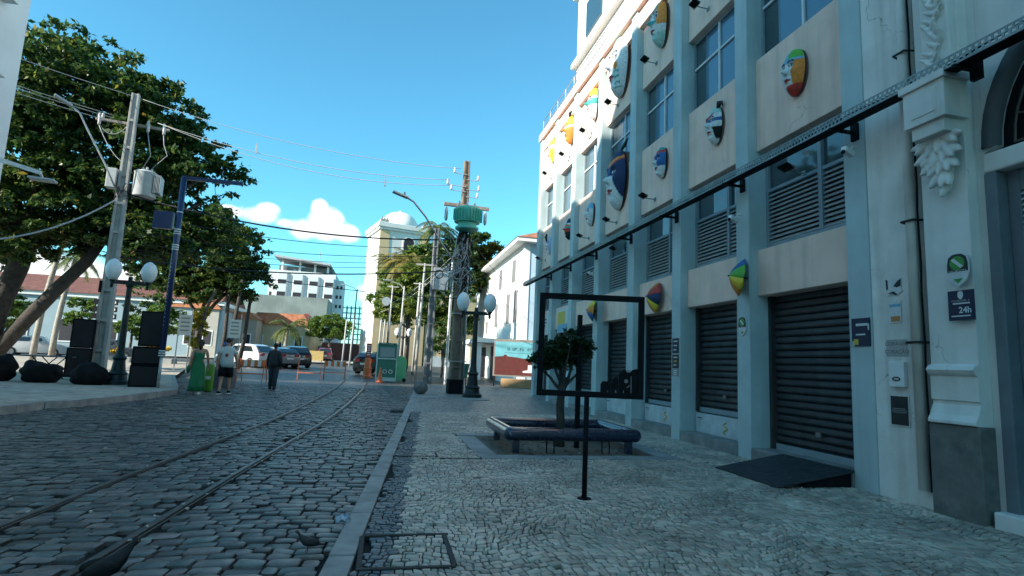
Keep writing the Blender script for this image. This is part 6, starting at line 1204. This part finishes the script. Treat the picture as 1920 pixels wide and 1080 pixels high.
# taller windows near the visible far corner
for z in (7.3, 9.1):
    B(lo_).bx(-9.05, -8.72, 12.6, 14.35, z, z + .12).build('sill', m_lw, o, bevel=.015); B(lo_).bx(-9.04, -8.97, 12.8, 14.2, z + .122, z + 1.3).build('window', m_glass, o)
# ---- church tower
m_cream = M('cream_render', (.62, .62, .6), .85, var=.07, scale=.7, bump=.1, streak=.2, dcol=(.4, .38, .34)); m_ochre = M('ochre_render', (.6, .43, .25), .85, var=.08, scale=.7, streak=.2, dcol=(.35, .27, .18))
co = (1.0, 73, grd(70))
o = thing('church_tower', 'tall cream and ochre church tower with white dome', 'church tower', co, .26)
W = 6.2; H = 17.2; h2 = W / 2
B().bx(-h2, h2, -h2, h2, -.5, H).build('wall', m_cream, o)
for x in (-h2, h2 - 1.2):
    for y in (-h2 - .06, h2 - .04): B().bx(x - (.06 if x < 0 else -.06), x + 1.2 - (.06 if x < 0 else -.06), y, y + .1, -.5, H - 1.0).build('corner_strip', m_ochre, o)
B().bx(-h2 + 1.14, h2 - 1.14, -h2 - .05, -h2 + .05, -.5, 9.0).build('corner_strip', m_ochre, o)
b = B(); b.bx(-h2 - .25, h2 + .25, -h2 - .25, h2 + .25, H - .9, H - .6); b.bx(-h2 - .4, h2 + .4, -h2 - .4, h2 + .4, H - .6, H); b.build('cornice', m_cream, o, bevel=.05)
B().lathe([(2.5, 0), (2.5, .3), (2.35, .9), (1.9, 1.6), (1.2, 2.1), (.3, 2.35), (.05, 2.6)], (0, 0, H), 28).build('dome', m_wall, o, auto=40)
for x in (-h2 - .1, h2 - .9):
    for y in (-h2 - .1, h2 - .9):
        b = B(); b.bx(x, x + 1.0, y, y + 1.0, H + .002, H + .35); 
        for i in range(3): b.add([(x + i * .34, y, H + .35), (x + i * .34 + .3, y, H + .35), (x + i * .34 + .3, y + .3, H + .35), (x + i * .34, y + .3, H + .35), (x + i * .34 + .15, y + .15, H + .8)], [(0, 1, 2, 3), (0, 1, 4), (1, 2, 4), (2, 3, 4), (3, 0, 4)])
        b.build('pinnacle', M('grey_stone', (.3, .28, .27), .9), o)
def arched(b, cx, z0, w_, h, y, t=.1): b.prism([(cx - w_ / 2, z0), (cx + w_ / 2, z0)] + [(cx + w_ / 2 * math.cos(a * PI / 10), z0 + h - w_ / 2 + w_ / 2 * math.sin(a * PI / 10)) for a in range(11)], lambda a, z, d: (a, y - d, z), t)
m_dkw = M('dark_opening', (.02, .018, .025), .7)
for cx, z0, w_, h in ((.5, 13.4, 1.3, 2.3), (-.6, 9.4, 1.3, 2.2), (1.9, 9.4, 1.3, 2.2), (-1.6, 5.0, 1.0, 1.6)):
    b = B(); arched(b, cx, z0 - .12, w_ + .3, h + .27, -h2 + .02, .12); f_ = b.build('window', m_cream, o); b = B(); arched(b, cx, z0, w_, h, -h2 - .05, .06); b.build('pane', m_dkw, f_)
# church flank wall
fo_ = (10, 74, grd(74)); q = thing('church_flank', 'long ochre church wall behind the slim posts', 'wall', fo_, .26); B().bx(-5.5, 20, -1.5, 8, -.5, 9).build('wall', m_ochre, q); B().bx(-5.6, 20, -1.7, 8.2, 9, 9.4).build('cornice', m_cream, q); B().bx(-5.5, 20, -1.8, -1.5, -.4, 1.2).build('base', m_cream, q)
# ---- white house
ho = (7.6, 31, pav(31)); m_hw = M('white_house_wall', (.76, .76, .74), .85, var=.06, scale=.8, streak=.25, dcol=(.5, .47, .42)); m_hb = M('shade_tinted_wall', (.42, .56, .66), .85, var=.07, streak=.2, dcol=(.3, .38, .44))  # front wall's blue is the shade of that side, put into the colour
m_tile = M('orange_roof_tile', (.42, .16, .08), .85, var=.3, scale=2.5, bump=.8, bscale=9, streak=.3, dcol=(.12, .06, .05))
o = thing('white_house', 'tall white house with orange tiled roof and pale canopy', 'house', ho)
ex = 8.35
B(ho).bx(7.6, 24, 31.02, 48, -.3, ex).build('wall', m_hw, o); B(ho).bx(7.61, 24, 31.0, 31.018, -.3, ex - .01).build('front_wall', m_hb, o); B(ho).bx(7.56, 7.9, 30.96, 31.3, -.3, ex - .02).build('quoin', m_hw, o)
B(ho).add([(7.0, 30.4, ex), (24.6, 30.4, ex), (24.6, 48.6, ex), (7.0, 48.6, ex), (7.0, 30.4, ex + .22), (24.6, 30.4, ex + .22), (24.6, 48.6, ex + .22), (7.0, 48.6, ex + .22)], [(0, 3, 2, 1), (4, 5, 6, 7), (0, 1, 5, 4), (1, 2, 6, 5), (2, 3, 7, 6), (3, 0, 4, 7)]).build('eave', m_hw, o)
B(ho).add([(6.95, 30.35, ex + .224), (24.6, 30.35, ex + .224), (24.6, 48.65, ex + .224), (6.95, 48.65, ex + .224), (12, 36, ex + 2.6), (19, 36, ex + 2.6), (19, 43, ex + 2.6), (12, 43, ex + 2.6)], [(0, 1, 5, 4), (1, 2, 6, 5), (2, 3, 7, 6), (3, 0, 4, 7), (4, 5, 6, 7)]).build('roof', m_tile, o)
for y0, z0, w_, h in ((32.2, 3.9, 1.0, 1.9), (34.3, 3.9, 1.0, 1.9), (38, 3.9, 1.0, 1.6), (41.5, 3.6, .9, .9), (33, 6.4, 1, 1.4), (37, 6.4, 1, 1.4)):
    f_ = B(ho); f_.bx(7.56, 7.66, y0 - .08, y0 + w_ + .08, z0 - .08, z0 + h + .08); f_ = f_.build('window', m_hw, o); B(ho).bx(7.545, 7.558, y0, y0 + w_, z0, z0 + h).build('pane', M('grey_pane', (.2, .2, .2), .4), f_)
for x0, z0 in ((9.0, 6.2), (9.0, 3.6)): B(ho).bx(x0, x0 + 1.0, 30.97, 31.01, z0, z0 + 1.5).build('window', m_glass, o)
B(ho).bx(6.0, 7.6, 36.5, 47.5, 2.75, 3.05).build('canopy', m_hw, o, bevel=.02); 
for y in (37, 42, 47): B(ho).bx(6.1, 6.4, y, y + .3, -.2, 2.75).build('canopy_post', m_hw, o)
B(ho).bx(7.58, 7.62, 38, 40, .1, 2.6).build('doorway', m_dkw, o); B(ho).bx(7.57, 7.62, 42, 45, .1, 2.6).build('doorway', m_dkw, o)
B(ho).bx(7.2, 24, 30.7, 31.0, 2.4, 2.6).build('ledge', m_hw, o)
# ---- white tower block and grey block
wo2 = (-19, 142, 0)
o = thing('white_tower_block', 'white office tower with canopy roof far down the street', 'building', wo2, .0)
m_tb = M('tower_white', (.52, .54, .55), .8, var=.04, scale=.3)
B().bx(-7.2, 6.8, 0, 10, -2, 21.2).build('wall', m_tb, o); B().bx(-8.6, -7.2, 1, 9, -2, 21.4).build('stair_wall', m_tb, o); B().bx(6.8, 8.6, .8, 9, -2, 19.8).build('corner_wall', m_tb, o)
for k in range(4):
    xc = -5.2 + k * 3.55
    v = [(xc - 1.35, .0), (xc + 1.35, .0), (xc + 1.0, -.9), (xc - 1.0, -.9)]
    bp = B(); bp.prism(v, lambda a, b_, d: (a, b_, 8 + d), 12.6 - .25 * k); bp = bp.build('bay', m_tb, o)
    for r_ in range(4):
        z = 9.2 + r_ * 2.9
        if z + 1.0 > 20.4 - .25 * k: continue
        w_ = B(); w_.bx(xc - .92, xc + .92, -.93, -.85, z, z + 1.0); w_.build('window', m_dkw, bp)
for r_ in range(8):
    z = 1.5 + r_ * 2.3
    for x in (7.1, 8.0): B().bx(x, x + .5, .76, .84, z, z + .8).build('window', m_dkw, o)
for z in (12, 15, 18): B().bx(-8.1, -7.6, .96, 1.04, z, z + 1.0).build('window', m_dkw, o)
b = B(); b.add([(-7.4, -1.2, 24.2), (5.4, -1.2, 23.0), (5.4, 9, 23.0), (-7.4, 9, 24.2), (-7.4, -1.2, 24.7), (5.4, -1.2, 23.5), (5.4, 9, 23.5), (-7.4, 9, 24.7)], [(0, 3, 2, 1), (4, 5, 6, 7), (0, 1, 5, 4), (1, 2, 6, 5), (2, 3, 7, 6), (3, 0, 4, 7)]); b.build('roof_canopy', M('canopy_grey', (.35, .36, .38), .7), o)
for x in (-6, -2, 1.5, 4.5): B().bx(x, x + .5, 1, 1.5, 21, 24.2 - (x + 6) * .09).build('canopy_column', m_tb, o)
B().bx(-6.6, 6, 2, 9, 21.2, 22.6).build('penthouse', M('penthouse_dark', (.12, .13, .14), .7), o); B().cyl((2.4, 3, 23), (2.4, 3, 27), .12, n=6).build('mast', m_gal, o)
go = (-18, 116, 0)
o = thing('concrete_block', 'blank weathered grey concrete building before the white tower', 'building', go, .0)
B().bx(-8.2, 6.9, 0, 12, -2, 12.6).build('wall', M('weathered_concrete', (.2, .225, .21), .9, var=.2, scale=.4, streak=.4, dcol=(.12, .135, .125)), o); B().bx(-14, -8.2, 1, 12, -2, 10.8).build('side_wall', MATS['weathered_concrete'], o)
g_ = B(); g_.prism([(3.2 + .75 * math.cos(a * PI / 8) * (1 + .2 * math.sin(3 * a)), 8.6 + .8 * math.sin(a * PI / 8)) for a in range(16)], lambda a, b_, d: (a, -.05 - d, b_), .05); g_.build('red_mark', p_red, o); B().bx(-8.2, 7, -.1, .2, 3.2, 3.6).build('ledge', m_black, o)
# lattice frame building
lo2 = (-8.5, 150, 0)
o = thing('lattice_frame', 'open blue-grey lattice of scaffolding far down the street', 'scaffolding', lo2)
m_lat = M('lattice_steel', (.2, .26, .32), .6, .2); me_v = B().bx(-.1, .1, -.1, .1, 0, 15.5).mesh('upright', m_lat); me_h = B().bx(-4.2, 4.2, -.08, .08, -.08, .08).mesh('rail', m_lat)
for i in range(9):
    for y in (0, 3): link('upright', me_v, o, (-4.2 + i * 1.05, y, -1))
for k in range(11):
    for y in (0, 3): link('rail', me_h, o, (0, y, .5 + k * 1.35))
B().bx(-4.6, -3.4, 3.5, 8, -1, 15).build('core', M('core_blue', (.18, .26, .34), .7), o)
# ochre houses with orange roofs
def house(label, loc, rz, w_, d, h, wall, rh=1.6, wins=3, name='row_house', group='low houses along the far street'):
    o = thing(name, label, 'house', loc, rz, group); B().bx(-w_ / 2, w_ / 2, 0, d, -.5, h).build('wall', wall, o); B().prism([(-w_ / 2 - .3, h), (w_ / 2 + .3, h), (w_ / 2 - .8, h + rh), (-w_ / 2 + .8, h + rh)], lambda a, z, dd: (a, -.3 + dd, z), d + .5).build('roof', m_tile, o)
    for i in range(wins):
        x = -w_ / 2 + (i + .5) * w_ / wins; f_ = B(); f_.bx(x - .5, x + .5, -.05, .05, 1.3, 2.9); f_ = f_.build('window', m_hw, o); B().bx(x - .4, x + .4, -.07, -.052, 1.4, 2.8).build('pane', m_dkw, f_)
    return o
m_oc2 = M('pale_ochre_wall', (.45, .36, .22), .85, var=.1, scale=.6, streak=.3, dcol=(.33, .29, .22)); m_ygrey = M('stained_beige_wall', (.36, .32, .26), .85, var=.12, scale=.6, streak=.35, dcol=(.25, .23, .2))
house('ochre house with orange hipped roof behind the parked cars', (-12.4, 74, grd(74)), -.1, 7.0, 8, 4.2, m_oc2, 1.4, 3); house('stained beige house left of the ochre one', (-16.6, 72, grd(72)), -.1, 4.0, 8, 4.6, m_ygrey, .8, 2); house('pale house with tall windows behind the slim trunks', (-20.0, 66, grd(66)), -.05, 5.5, 8, 5.2, M('pale_house', (.34, .32, .28), .85, var=.08), 1.0, 3)
o = B().bx(-10, 12, -.3, .3, -.4, 1.9).build('boundary_wall', m_ygrey); o.location = (-10, 80, grd(80)); tag(o, 'long low beige wall behind the round tree', 'wall')
o = B().bx(-3.5, 3.5, 0, .4, -.3, 2.4).build('boundary_wall', M('maroon_wall', (.12, .06, .06), .85, var=.15)); o.location = (-4.3, 79, grd(79)); tag(o, 'dark maroon wall right of the round tree', 'wall')
# far-left long blue-white building with red roof
fo2 = (-33, 66, grd(66)); o = thing('long_building', 'long pale blue building with red roof beyond the left trees', 'building', fo2, .0); m_pb = M('pale_blue_building', (.24, .31, .34), .85, var=.06, scale=.5)
B().bx(-45, 16, 0, 10, -.5, 5.6).build('wall', m_pb, o); B().bx(-45, 16.2, -.3, 10, 5.6, 6.0).build('cornice', m_cream, o); B().prism([(-.5, 6.002), (10.5, 6.002), (7, 8.0), (3, 8.0)], lambda a, z, d: (-45 + d, a, z), 61).build('roof', M('dark_red_roof', (.15, .06, .048), .85, var=.25, scale=2), o)
for i in range(15): f_ = B(); f_.bx(-43 + i * 4, -41.6 + i * 4, -.06, .04, 1.0, 3.4); f_ = f_.build('window', m_cream, o); B().bx(-42.85 + i * 4, -41.75 + i * 4, -.08, -.062, 1.15, 3.25).build('pane', m_dkw, f_)
# distant blocks closing the skyline
for i, (x, y, w_, d, h, c, lab) in enumerate(((-70, 130, 22, 14, 12, (.5, .52, .54), 'pale far block behind the left trees'), (-48, 150, 16, 14, 10, (.42, .44, .46), 'grey far block left of the concrete building'), (22, 120, 30, 14, 9, (.5, .46, .4), 'beige far block behind the church'), (48, 70, 30, 20, 9, (.5, .5, .48), 'pale far block behind the white house'), (-95, 90, 26, 20, 8, (.48, .46, .42), 'beige far block at the far left'))):
    o = thing('far_block', lab, 'building', (x, y, grd(y)), 0, 'far blocks'); B().bx(-w_ / 2, w_ / 2, 0, d, -1, h).build('wall', M('far_wall_%d' % i, c, .85, var=.08, scale=.3), o); B().bx(-w_ / 2 - .2, w_ / 2 + .2, -.2, d + .2, h, h + .3).build('cornice', m_cream, o)
    for a in range(int(w_ // 3)):
        for k in range(int(h // 3)): B().bx(-w_ / 2 + 1 + a * 3, -w_ / 2 + 2.3 + a * 3, -.04, .02, .9 + k * 3, 2.3 + k * 3).build('window', m_dkw, o)
# lawn edge, flower bed and hanging signs seen through the trunks on the left
o = thing('stall_sign', 'black and white arrow signs on a thin post behind the concrete pole', 'sign', (-16.6, 38, grd(38))); B().cyl((0, 0, 0), (0, 0, 4), .05, n=8).build('post', m_gal, o)
for k in range(3): B().bx(-.2, 1.1, -.08, -.06, 2.7 + k * .42, 3.0 + k * .42).build('arrow_panel', m_black, o); B().cyl((.9, -.09, 2.85 + k * .42), (.9, -.082, 2.85 + k * .42), .1, n=10).build('symbol', p_wht, o)
for i, (x, y, c, lab) in enumerate(((-17.5, 42, (.6, .4, .03), 'yellow flower bed behind the concrete pole'), (-14.2, 40.5, (.5, .35, .03), 'yellow flower bed right of the speaker stack'))):
    o = thing('flower_bed', lab, 'flowers', (x, y, grd(y))); crown('blossom', [((0, 0, .9), (1.2, .6, .5), 700)], .09, M('blossom_%d' % i, c, .7, island=.4), o, (0, 0, 0), 14, .2, 80 + i); B().bx(-1.3, 1.3, -.5, .5, 0, .45).build('trough', m_conc, o, bevel=.03)
for i, (x, y, lab) in enumerate(((-9.6, 31, 'white notice on two thin poles left of the climbing plant'), (-7.9, 33.5, 'pale notice on a pole behind the T-shirt man'))):
    o = thing('notice_sign', lab, 'sign', (x, y, grd(y)), 0, 'notices on poles'); [B().cyl((s_ * .28, 0, 0), (s_ * .28, 0, 3.2), .03, n=6).build('post', m_gal, o) for s_ in (-1, 1)]; B().bx(-.3, .3, -.04, -.01, 1.9, 2.9).build('panel', p_wht, o); [B().bx(-.2, .2, -.045, -.041, 2.1 + k * .2, 2.17 + k * .2).build('print', p_gry, o) for k in range(4)]
